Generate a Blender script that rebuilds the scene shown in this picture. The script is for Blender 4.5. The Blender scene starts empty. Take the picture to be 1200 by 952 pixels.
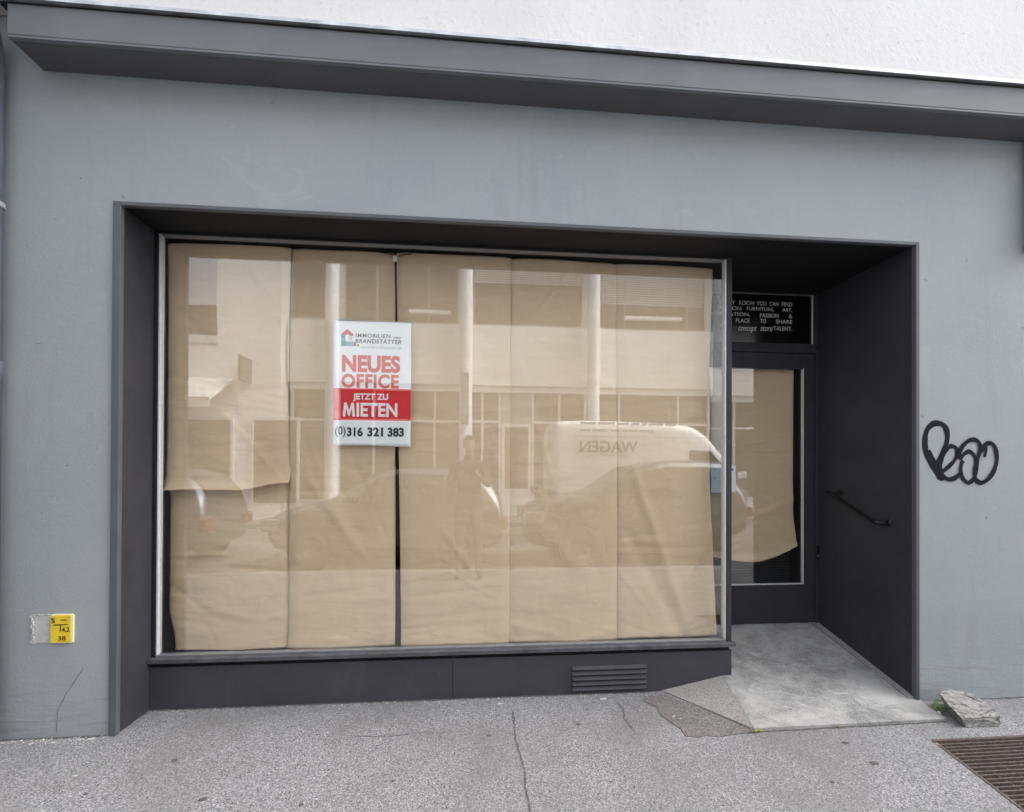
import bpy, bmesh, math, random
from mathutils import Vector, Matrix, noise
R = math.radians
random.seed(7)
SC = bpy.context.scene
COL = SC.collection

# ------------------------------------------------------------------ camera
# photographed from the pavement: camera 2.80 m in front of the wall plane (Y = 0), 1.449 m up
cam_data = bpy.data.cameras.new('camera')
cam = bpy.data.objects.new('camera', cam_data)
COL.objects.link(cam)
SC.camera = cam
yaw, pitch, roll = 0.0890670, 0.0054781, 0.0042382
fwd = Vector((math.sin(yaw)*math.cos(pitch), math.cos(yaw)*math.cos(pitch), math.sin(pitch)))
rgt = Vector((math.cos(yaw), -math.sin(yaw), 0))
upv = rgt.cross(fwd)
r2 = rgt*math.cos(roll) + upv*math.sin(roll)
u2 = upv*math.cos(roll) - rgt*math.sin(roll)
cam.matrix_world = Matrix(((r2.x, u2.x, -fwd.x, 0.0), (r2.y, u2.y, -fwd.y, -2.8), (r2.z, u2.z, -fwd.z, 1.449), (0, 0, 0, 1)))
cam_data.sensor_width = 36
cam_data.lens = 559.115/1200*36
cam_data.shift_y = (550.124-476)/1200
cam_data.clip_start = 0.01
cam_data.clip_end = 1000

# ------------------------------------------------------------------ light
SUN_EL, SUN_AZ = R(46), R(78)      # azimuth clockwise from +Y
world = bpy.data.worlds.new('World'); SC.world = world; world.use_nodes = True
wn = world.node_tree; wn.nodes.clear()
sky = wn.nodes.new('ShaderNodeTexSky'); sky.sky_type = 'NISHITA'; sky.sun_disc = False
sky.sun_elevation = SUN_EL; sky.sun_rotation = SUN_AZ
sky.air_density = 1.0; sky.dust_density = 4.0; sky.ozone_density = 1.0
hs = wn.nodes.new('ShaderNodeHueSaturation'); hs.inputs['Saturation'].default_value = 0.22
bg = wn.nodes.new('ShaderNodeBackground'); bg.inputs['Strength'].default_value = 0.15
wo = wn.nodes.new('ShaderNodeOutputWorld')
wn.links.new(sky.outputs[0], hs.inputs['Color']); wn.links.new(hs.outputs[0], bg.inputs[0]); wn.links.new(bg.outputs[0], wo.inputs[0])
sd = bpy.data.lights.new('sun', 'SUN'); sd.energy = 1.0; sd.angle = R(60); sd.color = (1.0, 0.975, 0.94)
sun = bpy.data.objects.new('sun', sd); COL.objects.link(sun)
to_sun = Vector((math.sin(SUN_AZ)*math.cos(SUN_EL), math.cos(SUN_AZ)*math.cos(SUN_EL), math.sin(SUN_EL)))
sun.rotation_euler = to_sun.to_track_quat('Z', 'Y').to_euler()
sun.location = to_sun*30
vs = SC.view_settings; vs.view_transform = 'Standard'; vs.look = 'None'; vs.gamma = 1; vs.use_curve_mapping = False
vs.exposure = 1.92
SC.cycles.max_bounces = 10; SC.cycles.transparent_max_bounces = 16; SC.cycles.diffuse_bounces = 5

# ------------------------------------------------------------------ materials
MATS = {}
def nt(name):
    m = bpy.data.materials.new(name); m.use_nodes = True; MATS[name] = m
    t = m.node_tree; b = t.nodes['Principled BSDF']
    return m, t, b
def add(t, kind, **kw):
    n = t.nodes.new(kind)
    for k, v in kw.items():
        if hasattr(n, k): setattr(n, k, v)
        else: n.inputs[k].default_value = v
    return n
def ramp(t, src, stops):
    r = t.nodes.new('ShaderNodeValToRGB'); e = r.color_ramp.elements
    while len(e) < len(stops): e.new(0.5)
    for i, (p, c) in enumerate(stops):
        e[i].position = p; e[i].color = (c, c, c, 1) if isinstance(c, (int, float)) else (*c, 1)
    t.links.new(src, r.inputs[0]); return r.outputs[0]
def mixc(t, fac, a, b, mode='MIX'):
    m = t.nodes.new('ShaderNodeMix'); m.data_type = 'RGBA'; m.blend_type = mode
    for s, v in ((0, fac), (6, a), (7, b)):
        if isinstance(v, (int, float)): m.inputs[s].default_value = v
        elif isinstance(v, tuple): m.inputs[s].default_value = (*v, 1)
        else: t.links.new(v, m.inputs[s])
    return m.outputs[2]
def coords(t, scale=(1, 1, 1)):
    g = t.nodes.new('ShaderNodeNewGeometry'); mp = t.nodes.new('ShaderNodeMapping')
    mp.inputs['Scale'].default_value = scale
    t.links.new(g.outputs['Position'], mp.inputs['Vector']); return mp.outputs[0]
def noise_n(t, co, scale, detail=3, rough=.55, dist=0):
    n = add(t, 'ShaderNodeTexNoise'); n.inputs['Scale'].default_value = scale; n.inputs['Detail'].default_value = detail
    n.inputs['Roughness'].default_value = rough; n.inputs['Distortion'].default_value = dist
    t.links.new(co, n.inputs['Vector']); return n.outputs['Fac']
def bump(t, b, h, strength, dist, prev=None):
    n = t.nodes.new('ShaderNodeBump'); n.inputs['Strength'].default_value = strength; n.inputs['Distance'].default_value = dist
    t.links.new(h, n.inputs['Height'])
    if prev: t.links.new(prev, n.inputs['Normal'])
    t.links.new(n.outputs[0], b.inputs['Normal']); return n.outputs[0]

def simple(name, col, rough=.5, metal=0, spec=.5, var=0.12, scale=12, bmp=0, bscale=80):
    m, t, b = nt(name)
    co = coords(t)
    f = noise_n(t, co, scale)
    lo = tuple(c*(1-var) for c in col); hi = tuple(min(1, c*(1+var)) for c in col)
    c = mixc(t, ramp(t, f, [(.3, 0.0), (.7, 1.0)]), lo, hi)
    t.links.new(c, b.inputs['Base Color'])
    b.inputs['Roughness'].default_value = rough; b.inputs['Metallic'].default_value = metal
    b.inputs['Specular IOR Level'].default_value = spec
    if bmp: bump(t, b, noise_n(t, co, bscale), bmp, .002)
    return m

def wall_material():
    m, t, b = nt('blue grey painted render')
    co = coords(t)
    big = noise_n(t, co, 1.3, 4, .5); mid = noise_n(t, co, 7, 5, .6, .4)
    c = mixc(t, ramp(t, big, [(.3, 0.0), (.7, 1.0)]), (.292, .322, .342), (.345, .368, .384))
    c = mixc(t, ramp(t, mid, [(.40, 0.0), (.62, .45)]), c, (.322, .348, .362))
    # scuffs and splash dirt low on the wall (a stain with its own ragged outline)
    sep = t.nodes.new('ShaderNodeSeparateXYZ'); t.links.new(co, sep.inputs[0])
    streak = noise_n(t, coords(t, (3, 3, 26)), 1.0, 6, .65, .6)
    mr = add(t, 'ShaderNodeMapRange'); mr.inputs[1].default_value = .02; mr.inputs[2].default_value = .42; mr.inputs[3].default_value = 1; mr.inputs[4].default_value = 0
    t.links.new(sep.outputs[2], mr.inputs[0])
    mu = add(t, 'ShaderNodeMath'); mu.operation = 'MULTIPLY'
    t.links.new(mr.outputs[0], mu.inputs[0]); t.links.new(ramp(t, streak, [(.5, 0.0), (.70, .55)]), mu.inputs[1])
    c = mixc(t, mu.outputs[0], c, (.17, .175, .175))
    light = noise_n(t, coords(t, (5, 5, 34)), 1.0, 6, .7, .3)
    mu2 = add(t, 'ShaderNodeMath'); mu2.operation = 'MULTIPLY'
    t.links.new(mr.outputs[0], mu2.inputs[0]); t.links.new(ramp(t, light, [(.60, 0.0), (.68, .8)]), mu2.inputs[1])
    c = mixc(t, mu2.outputs[0], c, (.42, .43, .43))
    c = mixc(t, ramp(t, noise_n(t, co, 38, 5, .7), [(.35, 0.0), (.7, .35)]), c, (.375, .395, .408))
    c = mixc(t, ramp(t, noise_n(t, coords(t, (7, 7, .9)), 1, 5, .65, .4), [(.56, 0.0), (.72, .28)]), c, (.235, .255, .268))
    c = mixc(t, ramp(t, noise_n(t, coords(t, (2.2, 2.2, 3.0)), 1, 6, .75, 1.2), [(.62, 0.0), (.66, .30)]), c, (.40, .42, .43))
    speck = noise_n(t, co, 14, 2, .5)
    c = mixc(t, ramp(t, speck, [(.745, 0.0), (.765, .6)]), c, (.15, .16, .17))
    t.links.new(c, b.inputs['Base Color']); b.inputs['Roughness'].default_value = .62
    b.inputs['Specular IOR Level'].default_value = .3
    n1 = bump(t, b, noise_n(t, coords(t, (1, 1, 1.2)), 2.6, 3, .5), .22, .02)
    n2 = bump(t, b, mu.outputs[0], .3, .006, n1)
    bump(t, b, noise_n(t, co, 75, 4, .6), .35, .003, n2)
    return m
def white_plaster():
    m, t, b = nt('white roughcast plaster')
    co = coords(t)
    st = noise_n(t, coords(t, (9, 9, 3)), 1, 5, .6, .3)
    c = mixc(t, ramp(t, noise_n(t, co, 1.1, 4), [(.35, 0.0), (.7, 1.0)]), (.72, .715, .72), (.66, .65, .65))
    c = mixc(t, ramp(t, st, [(.50, 0.0), (.75, .25)]), c, (.62, .60, .59))
    c = mixc(t, ramp(t, noise_n(t, co, 26, 4, .7), [(.60, 0.0), (.72, .55)]), c, (.46, .45, .45))
    t.links.new(c, b.inputs['Base Color']); b.inputs['Roughness'].default_value = .9
    n1 = bump(t, b, noise_n(t, co, 26, 5, .6, .5), .35, .006)
    bump(t, b, noise_n(t, co, 110, 3, .6), .3, .002, n1)
    return m
def asphalt(name, a, bb, light, sc=1.0, lf=.60, tint=(.165, .160, .157)):
    m, t, b = nt(name)
    co = coords(t)
    g = noise_n(t, co, 170*sc, 3, .65)
    v = add(t, 'ShaderNodeTexVoronoi'); v.inputs['Scale'].default_value = 185*sc; v.inputs['Randomness'].default_value = 1
    t.links.new(co, v.inputs['Vector'])
    c = mixc(t, ramp(t, g, [(.36, 0.0), (.60, 1.0)]), a, bb)
    sepc = t.nodes.new('ShaderNodeSeparateColor'); t.links.new(v.outputs['Color'], sepc.inputs[0])
    c = mixc(t, ramp(t, sepc.outputs[0], [(lf, 0.0), (lf+.28, .9)]), c, light)
    c = mixc(t, ramp(t, sepc.outputs[1], [(.84, 0.0), (.92, .8)]), c, tuple(x*.30 for x in a))
    big = noise_n(t, co, 1.6, 5, .6, .3)
    c = mixc(t, ramp(t, big, [(.42, 0.0), (.66, .55)]), c, tint)
    c = mixc(t, ramp(t, noise_n(t, co, 9, 5, .65), [(.62, 0.0), (.74, .35)]), c, tuple(x*.7 for x in tint))
    t.links.new(c, b.inputs['Base Color']); b.inputs['Roughness'].default_value = .88
    b.inputs['Specular IOR Level'].default_value = .25
    n1 = bump(t, b, v.outputs['Distance'], .5, .0025)
    bump(t, b, noise_n(t, co, 2.5, 3), .5, .02, n1)
    return m
def concrete_ramp():
    m, t, b = nt('worn ramp concrete')
    co = coords(t)
    c = mixc(t, ramp(t, noise_n(t, co, 3.2, 6, .7, .5), [(.40, 0.0), (.60, 1.0)]), (.185, .184, .18), (.375, .37, .362))
    c = mixc(t, ramp(t, noise_n(t, coords(t, (1, 1.8, 1)), 9, 6, .75, .8), [(.53, 0.0), (.66, .75)]), c, (.46, .455, .445))
    c = mixc(t, ramp(t, noise_n(t, co, 170, 3, .7), [(.50, 0.0), (.64, .8)]), c, (.46, .455, .445))
    c = mixc(t, ramp(t, noise_n(t, co, 90, 3, .7), [(.60, 0.0), (.72, .55)]), c, (.13, .13, .128))
    c = mixc(t, ramp(t, noise_n(t, co, 14, 3, .6), [(.70, 0.0), (.74, .7)]), c, (.11, .11, .11))
    t.links.new(c, b.inputs['Base Color']); b.inputs['Roughness'].default_value = .85
    n1 = bump(t, b, noise_n(t, co, 120, 3, .7), .5, .003)
    bump(t, b, noise_n(t, co, 5, 4), .4, .012, n1)
    return m
def kraft(name='brown kraft paper', k=1.0):
    m, t, b = nt(name)
    co = coords(t)
    c = mixc(t, ramp(t, noise_n(t, co, 2.0, 4), [(.3, 0.0), (.7, 1.0)]), (.70*k, .54*k, .372*k), (.76*k, .59*k, .41*k))
    c = mixc(t, ramp(t, noise_n(t, coords(t, (2, 2, 20)), 1, 4, .6), [(.4, 0.0), (.7, .12)]), c, (.56*k, .43*k, .295*k))
    t.links.new(c, b.inputs['Base Color']); b.inputs['Roughness'].default_value = .6
    b.inputs['Specular IOR Level'].default_value = .25
    n1 = bump(t, b, noise_n(t, coords(t, (2.2, 2.2, 11)), 1, 4, .5, .8), .45, .012)
    n2 = bump(t, b, noise_n(t, coords(t, (7, 7, 20)), 1, 4, .6, 1.2), .25, .004, n1)
    bump(t, b, noise_n(t, co, 5, 3, .5, .6), .5, .02, n2)
    return m
def glass_mat(name, ior=1.75, tint=(.992, .997, .993)):
    m, t, b = nt(name)
    t.nodes.remove(b)
    out = [n for n in t.nodes if n.type == 'OUTPUT_MATERIAL'][0]
    fr = add(t, 'ShaderNodeFresnel'); fr.inputs['IOR'].default_value = ior
    # same strength whichever side a ray meets
    g = t.nodes.new('ShaderNodeNewGeometry')
    inv = add(t, 'ShaderNodeMath'); inv.operation = 'DIVIDE'; inv.inputs[0].default_value = 1.0; inv.inputs[1].default_value = ior
    mx = t.nodes.new('ShaderNodeMix'); mx.data_type = 'FLOAT'
    mx.inputs[2].default_value = ior; t.links.new(inv.outputs[0], mx.inputs[3]); t.links.new(g.outputs['Backfacing'], mx.inputs[0])
    t.links.new(mx.outputs[0], fr.inputs['IOR'])
    tr = add(t, 'ShaderNodeBsdfTransparent'); tr.inputs[0].default_value = (*tint, 1)
    gl = add(t, 'ShaderNodeBsdfGlossy'); gl.inputs['Roughness'].default_value = 0.0; gl.inputs[0].default_value = (1, 1, 1, 1)
    bn = t.nodes.new('ShaderNodeBump'); bn.inputs['Strength'].default_value = .05; bn.inputs['Distance'].default_value = .01
    t.links.new(noise_n(t, coords(t), 1.5, 2), bn.inputs['Height']); t.links.new(bn.outputs[0], gl.inputs['Normal'])
    ms = t.nodes.new('ShaderNodeMixShader')
    t.links.new(fr.outputs[0], ms.inputs[0]); t.links.new(tr.outputs[0], ms.inputs[1]); t.links.new(gl.outputs[0], ms.inputs[2])
    t.links.new(ms.outputs[0], out.inputs[0])
    return m
def rusty():
    m, t, b = nt('rusty iron')
    co = coords(t)
    c = mixc(t, ramp(t, noise_n(t, co, 22, 5, .7), [(.35, 0.0), (.65, 1.0)]), (.070, .053, .048), (.135, .100, .088))
    c = mixc(t, ramp(t, noise_n(t, co, 160, 2), [(.60, 0.0), (.72, .8)]), c, (.30, .27, .25))
    t.links.new(c, b.inputs['Base Color']); b.inputs['Roughness'].default_value = .75; b.inputs['Metallic'].default_value = .25
    bump(t, b, noise_n(t, co, 120, 3), .5, .002)
    return m
def stone_mat():
    m, t, b = nt('pale layered stone')
    co = coords(t)
    c = mixc(t, ramp(t, noise_n(t, co, 26, 6, .7, 1), [(.35, 0.0), (.62, 1.0)]), (.17, .165, .158), (.42, .41, .395))
    c = mixc(t, ramp(t, noise_n(t, coords(t, (14, 14, 90)), 1, 5, .7, 1.5), [(.50, 0.0), (.62, .9)]), c, (.06, .058, .056))
    t.links.new(c, b.inputs['Base Color']); b.inputs['Roughness'].default_value = .9
    n1 = bump(t, b, noise_n(t, coords(t, (14, 14, 90)), 1, 5, .7, 1.5), .8, .01)
    bump(t, b, noise_n(t, co, 160, 4, .7), .7, .003, n1)
    return m

M_WALL = wall_material(); M_PLASTER = white_plaster()
M_ASPH = asphalt('pale speckled asphalt', (.165, .163, .168), (.262, .259, .266), (.42, .413, .422))
M_PATCH = asphalt('brown asphalt patch', (.13, .122, .118), (.215, .20, .195), (.34, .32, .31), .9, .70, (.15, .135, .13))
M_ROAD = asphalt('road asphalt', (.16, .16, .162), (.22, .22, .222), (.28, .28, .28), .7)
M_CONC = concrete_ramp()
M_APRON = asphalt('pinkish concrete wedge', (.27, .255, .243), (.35, .335, .322), (.46, .445, .43), 1.3, .72, (.28, .265, .255))
M_KRAFT = kraft()
M_KRAFTD = M_KRAFT
def charcoal(name, col, rough=.6):
    m, t, b = nt(name); co = coords(t)
    c = mixc(t, ramp(t, noise_n(t, co, 2.2, 4), [(.3, 0.0), (.7, 1.0)]), tuple(x*.88 for x in col), tuple(x*1.12 for x in col))
    c = mixc(t, ramp(t, noise_n(t, coords(t, (1.5, 1.5, .5)), 3, 6, .75, .8), [(.56, 0.0), (.70, .35)]), c, tuple(x*1.75 for x in col))
    c = mixc(t, ramp(t, noise_n(t, co, 60, 4, .7), [(.66, 0.0), (.72, .5)]), c, tuple(x*2.6 for x in col))
    t.links.new(c, b.inputs['Base Color'])
    t.links.new(ramp(t, noise_n(t, co, 5, 5, .7), [(.35, rough-.12), (.65, rough+.12)]), b.inputs['Roughness'])
    b.inputs['Specular IOR Level'].default_value = .24
    n1 = bump(t, b, noise_n(t, co, 3, 3), .2, .012); bump(t, b, noise_n(t, co, 90, 3), .12, .001, n1)
    return m
M_DARK = charcoal('anthracite painted metal', (.042, .042, .048))
M_DARK2 = charcoal('anthracite base panel', (.054, .053, .060))
M_BLACK = simple('black rubber seal', (.012, .012, .013), .6)
M_ALU = simple('brushed aluminium bead', (.66, .67, .68), .5, .15, .5, .08, 40)
M_BEAD = simple('grey window bead', (.24, .25, .265), .4, .3, .5, .1, 30)
M_ZINC = simple('zinc flashing', (.55, .56, .60), .45, .55, .5, .25, 9, .1, 20)
M_CORN = simple('grey painted cornice', (.15, .16, .17), .55, 0, .35, .08, 3, .12, 8)
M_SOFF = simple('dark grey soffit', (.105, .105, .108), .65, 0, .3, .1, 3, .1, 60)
M_GLASS = glass_mat('shop window glass', 1.86)
M_GLASS2 = glass_mat('door glass', 1.75)
M_INT = simple('dark shop interior', (.03, .03, .032), .8)
M_SILL = simple('weathered sill paint', (.10, .10, .112), .5, .1, .5, .3, 14, .2, 30)
M_RUST = rusty(); M_STONE = stone_mat()
M_CRACK = simple('dirt in the crack', (.10, .096, .094), .95, var=.4, scale=60)
M_LEAF = simple('fresh weed green', (.16, .26, .06), .55, 0, .3, .35, 40)
M_LEAF2 = simple('dry yellow green grass', (.34, .36, .12), .6, 0, .3, .3, 40)
M_BAN = simple('white banner vinyl', (.91, .96, .99), .42, 0, .4, .02, 5)
M_RED = simple('red print', (.74, .028, .035), .4, 0, .4, .05, 6)
M_RED2 = simple('orange red print', (.70, .055, .025), .4, 0, .4, .16, 9)
M_INK = simple('dark print', (.03, .035, .045), .5)
M_WHITE = simple('white print', (.92, .93, .94), .45, var=.03)
M_GREYTX = simple('grey print', (.42, .45, .48), .5)
M_BLUE = simple('blue print', (.06, .17, .45), .5); M_GREEN = simple('green print', (.05, .30, .17), .5)
M_LBLUE = simple('light blue print', (.18, .42, .66), .5); M_BEIGE = simple('beige print', (.70, .58, .34), .5)
M_CRIM = simple('crimson print', (.50, .05, .10), .5); M_ORNG = simple('orange print', (.68, .22, .10), .5)
M_YEL = simple('yellow enamel plate', (.78, .57, .03), .4, 0, .5, .10, 30)
M_YEDGE = simple('pale plate edge', (.78, .72, .42), .5, var=.1, scale=60)
M_BARE = simple('bare patch plaster', (.50, .50, .495), .85, var=.12, scale=30, bmp=.5, bscale=60)
M_SPRAY = simple('black spray paint', (.016, .018, .024), .8, 0, .08, var=.3, scale=40)
M_PIPE = simple('grey painted pipe', (.12, .135, .16), .5, 0, .4, .12, 6)
M_CARD = simple('pale blue card', (.55, .66, .78), .5, var=.05)
M_GLAZE = simple('black transom film', (.006, .006, .007), .12, 0, .6)
M_TXT = simple('grey vinyl lettering', (.62, .62, .62), .6, var=.1)
M_HAND = simple('black powder coated steel', (.006, .006, .007), .3, 0, .4)
# street behind the camera
M_OWHITE = simple('pale facade render', (.86, .855, .84), .85, var=.05, scale=2, bmp=.2, bscale=40)
M_COLM = simple('white column paint', (.88, .88, .90), .6, var=.03)
M_OGREY = simple('grey facade panel', (.30, .31, .30), .7, var=.1, scale=2)  # even grey for window frames, panels and inner walls
M_OGLASS = simple('street side glazing', (.035, .04, .042), .06, 0, .6, .2, 1)
M_OFRAME = simple('white window frame', (.72, .72, .72), .5, var=.03)
M_BLIND = simple('pale blind slat', (.50, .51, .50), .5)
M_SKYREFL = simple('painted sky reflection', (.52, .56, .62), .6)  # flat blue grey painted in place of sky mirrored in a pane
M_AWN = simple('cream awning cloth', (.80, .78, .74), .8)
M_SIGNB = simple('brown projecting sign', (.10, .09, .085), .5)
M_CARBLK = simple('black car paint', (.13, .133, .14), .2, .7, .8, .05)
M_CARGRY = simple('dark grey car paint', (.22, .225, .23), .25, .7, .7, .05)
M_CARBLU = simple('dark blue car paint', (.16, .17, .20), .22, .7, .7, .05)
M_VANW = simple('white van paint', (.92, .92, .92), .25, 0, .5, .02)
M_CGLASS = simple('tinted car glass', (.02, .024, .024), .04, 0, .8, .05)
M_TYRE = simple('tyre rubber', (.07, .07, .07), .85); M_RIM = simple('alloy rim', (.12, .12, .125), .3, .8)
M_LAMP = simple('clear lamp lens', (.35, .36, .38), .1, .2); M_TAIL = simple('red lamp lens', (.20, .03, .03), .15)
M_SKIN = simple('skin', (.50, .32, .24), .55); M_JACKET = simple('dark jacket cloth', (.035, .036, .04), .85, bmp=.4, bscale=200)
M_TROUS = simple('dark jeans cloth', (.10, .11, .135), .85); M_SHOE = simple('grey shoe leather', (.16, .16, .16), .5)
M_HAIR = simple('dark brown hair', (.03, .02, .014), .7)
M_KERB = simple('granite kerb', (.30, .295, .29), .8, var=.25, scale=40)

# ------------------------------------------------------------------ mesh helpers
class MB:
    def __init__(s): s.v = []; s.f = []; s.m = []
    def add(s, vs, fs, mi=0):
        o = len(s.v); s.v += [tuple(v) for v in vs]; s.f += [tuple(i+o for i in f) for f in fs]; s.m += [mi]*len(fs); return s
    def box(s, x0, x1, y0, y1, z0, z1, mi=0):
        return s.add([(x0,y0,z0),(x1,y0,z0),(x1,y1,z0),(x0,y1,z0),(x0,y0,z1),(x1,y0,z1),(x1,y1,z1),(x0,y1,z1)],
              [(0,3,2,1),(4,5,6,7),(0,1,5,4),(1,2,6,5),(2,3,7,6),(3,0,4,7)], mi)
    def prism(s, pts, axis, a, b, mi=0):
        # pts: 2-D outline, axis 'y' -> (x,z) extruded y a..b ; 'z' -> (x,y) ; 'x' -> (y,z)
        def P(p, t):
            return (p[0], t, p[1]) if axis == 'y' else ((p[0], p[1], t) if axis == 'z' else (t, p[0], p[1]))
        n = len(pts); vs = [P(p, a) for p in pts] + [P(p, b) for p in pts]
        fs = [tuple(range(n)), tuple(range(2*n-1, n-1, -1))] + [(i, i+n, (i+1) % n+n, (i+1) % n) for i in range(n)]
        return s.add(vs, fs, mi)
    def tube(s, pts, r, n=10, cap=True, mi=0):
        pts = [Vector(p) for p in pts]; rings = []
        rr = r if isinstance(r, (list, tuple)) else [r]*len(pts)
        prev = None
        for i, p in enumerate(pts):
            d = (pts[min(i+1, len(pts)-1)]-pts[max(i-1, 0)]).normalized()
            ref = Vector((0, 0, 1)) if abs(d.z) < .9 else Vector((0, 1, 0))
            u = d.cross(ref).normalized() if prev is None else (prev - d*prev.dot(d)).normalized()
            prev = u; w = d.cross(u)
            rings.append([p + u*math.cos(2*math.pi*k/n)*rr[i] + w*math.sin(2*math.pi*k/n)*rr[i] for k in range(n)])
        vs = [v for r_ in rings for v in r_]
        fs = [(i*n+k, i*n+(k+1) % n, (i+1)*n+(k+1) % n, (i+1)*n+k) for i in range(len(pts)-1) for k in range(n)]
        if cap: fs += [tuple(range(n-1, -1, -1)), tuple(range((len(pts)-1)*n, len(pts)*n))]
        return s.add(vs, fs, mi)
    def lathe(s, prof, c, axis='y', n=24, mi=0):
        vs = []
        for r, h in prof:
            for k in range(n):
                a = 2*math.pi*k/n; p = (r*math.cos(a), r*math.sin(a))
                v = {'y': (p[0], h, p[1]), 'z': (p[0], p[1], h), 'x': (h, p[0], p[1])}[axis]
                vs.append((v[0]+c[0], v[1]+c[1], v[2]+c[2]))
        m = len(prof)
        fs = [(i*n+k, i*n+(k+1) % n, (i+1)*n+(k+1) % n, (i+1)*n+k) for i in range(m-1) for k in range(n)]
        return s.add(vs, fs, mi)
    def build(s, name, mat, parent=None, bevel=0, smooth=False, fix=True):
        me = bpy.data.meshes.new(name); me.from_pydata(s.v, [], s.f); me.update()
        for mm in (mat if isinstance(mat, (list, tuple)) else [mat]): me.materials.append(mm)
        for p, mi in zip(me.polygons, s.m): p.material_index = mi
        if fix:
            bm = bmesh.new(); bm.from_mesh(me); bmesh.ops.recalc_face_normals(bm, faces=bm.faces); bm.to_mesh(me); bm.free()
        if smooth:
            for p in me.polygons: p.use_smooth = True
        return link(name, me, parent, bevel)
def link(name, me, parent=None, bevel=0):
    o = bpy.data.objects.new(name, me); COL.objects.link(o)
    if parent is not None:
        o.parent = parent; o.matrix_parent_inverse = Matrix.Translation(-world_loc(parent))
    if bevel:
        b = o.modifiers.new('bevel', 'BEVEL'); b.width = bevel; b.segments = 2; b.limit_method = 'ANGLE'
    return o
def world_loc(o):
    v = Vector(o.location)
    if o.parent: v = v + world_loc(o.parent) + o.matrix_parent_inverse.to_translation()
    return v
def tag(o, label=None, cat=None, group=None, kind=None):
    if label: o['label'] = label
    if cat: o['category'] = cat
    if group: o['group'] = group
    if kind: o['kind'] = kind
    return o
def thing(name, loc, label, cat, group=None):
    o = bpy.data.objects.new(name, None); o.location = loc; o.empty_display_size = .1; COL.objects.link(o)
    return tag(o, label, cat, group)
def text_mb(s, x0, x1, z0, z1, y, bold=0, shear=0, mb=None, mi=0, flip=False, sp=1.0, th=.0006):
    cu = bpy.data.curves.new('lettering', 'FONT'); cu.body = s; cu.size = 1; cu.offset = bold; cu.shear = shear
    cu.extrude = .01; cu.resolution_u = 4; cu.space_character = sp
    ob = bpy.data.objects.new('tmp_text', cu); COL.objects.link(ob)
    dg = bpy.context.evaluated_depsgraph_get(); me = bpy.data.meshes.new_from_object(ob.evaluated_get(dg))
    xs = [v.co.x for v in me.vertices]; ys = [v.co.y for v in me.vertices]
    ax, bx, ay, by = min(xs), max(xs), min(ys), max(ys)
    def F(v):
        u = (v.co.x-ax)/(bx-ax); w = (v.co.y-ay)/(by-ay)
        d = v.co.z/.01*th
        return ((x0+(x1-x0)*u), (y-d) if not flip else (y+d), z0+(z1-z0)*w)
    mb = mb or MB()
    mb.add([F(v) for v in me.vertices], [tuple(p.vertices) for p in me.polygons], mi)
    bpy.data.objects.remove(ob); bpy.data.curves.remove(cu); bpy.data.meshes.remove(me)
    return mb
def islands(mb):
    # split a mesh of letters into its single characters (welded by their outline)
    par = {}
    def find(a):
        while par[a] != a: par[a] = par[par[a]]; a = par[a]
        return a
    key = [(round(v[0], 5), round(v[2], 5)) for v in mb.v]
    for k in key: par.setdefault(k, k)
    for f in mb.f:
        for i in f[1:]: par[find(key[i])] = find(key[f[0]])
    groups = {}
    for f in mb.f: groups.setdefault(find(key[f[0]]), []).append(f)
    out = []
    for g_ in groups.values():
        ids = sorted({i for f in g_ for i in f}); ix = {v: n for n, v in enumerate(ids)}
        out.append(MB().add([mb.v[i] for i in ids], [tuple(ix[i] for i in f) for f in g_]))
    return sorted(out, key=lambda m: min(v[0] for v in m.v))
def copy_tree(o, dx=0, dy=0, dz=0):
    c = o.copy(); COL.objects.link(c); c.location = Vector(o.location)+Vector((dx, dy, dz))
    for ch in list(o.children):
        d = ch.copy(); COL.objects.link(d); d.parent = c
        for g in list(ch.children):
            e = g.copy(); COL.objects.link(e); e.parent = d
    return c

# ================================================================== THE GROUND
HX0, HX1, HY0, HY1 = 2.508, 3.90, -.412, -1.25     # opening of the street grate (left edge slants)
HXB = 2.508 - .2486*(HY0-HY1)
g = MB()
g.box(-60, 60, -3.55, HY1, -.14, 0)
g.prism([(-60, HY1), (HXB, HY1), (HX0, HY0), (-60, HY0)], 'z', -.14, 0)
g.box(HX1, 60, HY1, HY0, -.14, 0)
g.box(-60, 60, HY0, .45, -.14, 0)
pav = tag(g.build('pavement', M_ASPH, fix=True), kind='structure')
tag(MB().add([(-200,-200,-.14),(200,-200,-.14),(200,200,-.14),(-200,200,-.14)], [(0,1,2,3)]).build('road', M_ROAD), kind='structure')
tag(MB().box(-60, 60, -30, -10.2, -.139, 0).build('opposite_pavement', M_ASPH), kind='structure')
k = thing('kerb', (0, -3.62, -.14), 'row of grey granite kerb stones edging the shop side pavement', 'kerb'); 
for i in range(-9, 10):
    MB().box(i*1.0+.005, i*1.0+.995, -3.70, -3.553, -.138, .004).build('kerb_stone', M_KERB, k, bevel=.008)

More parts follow.
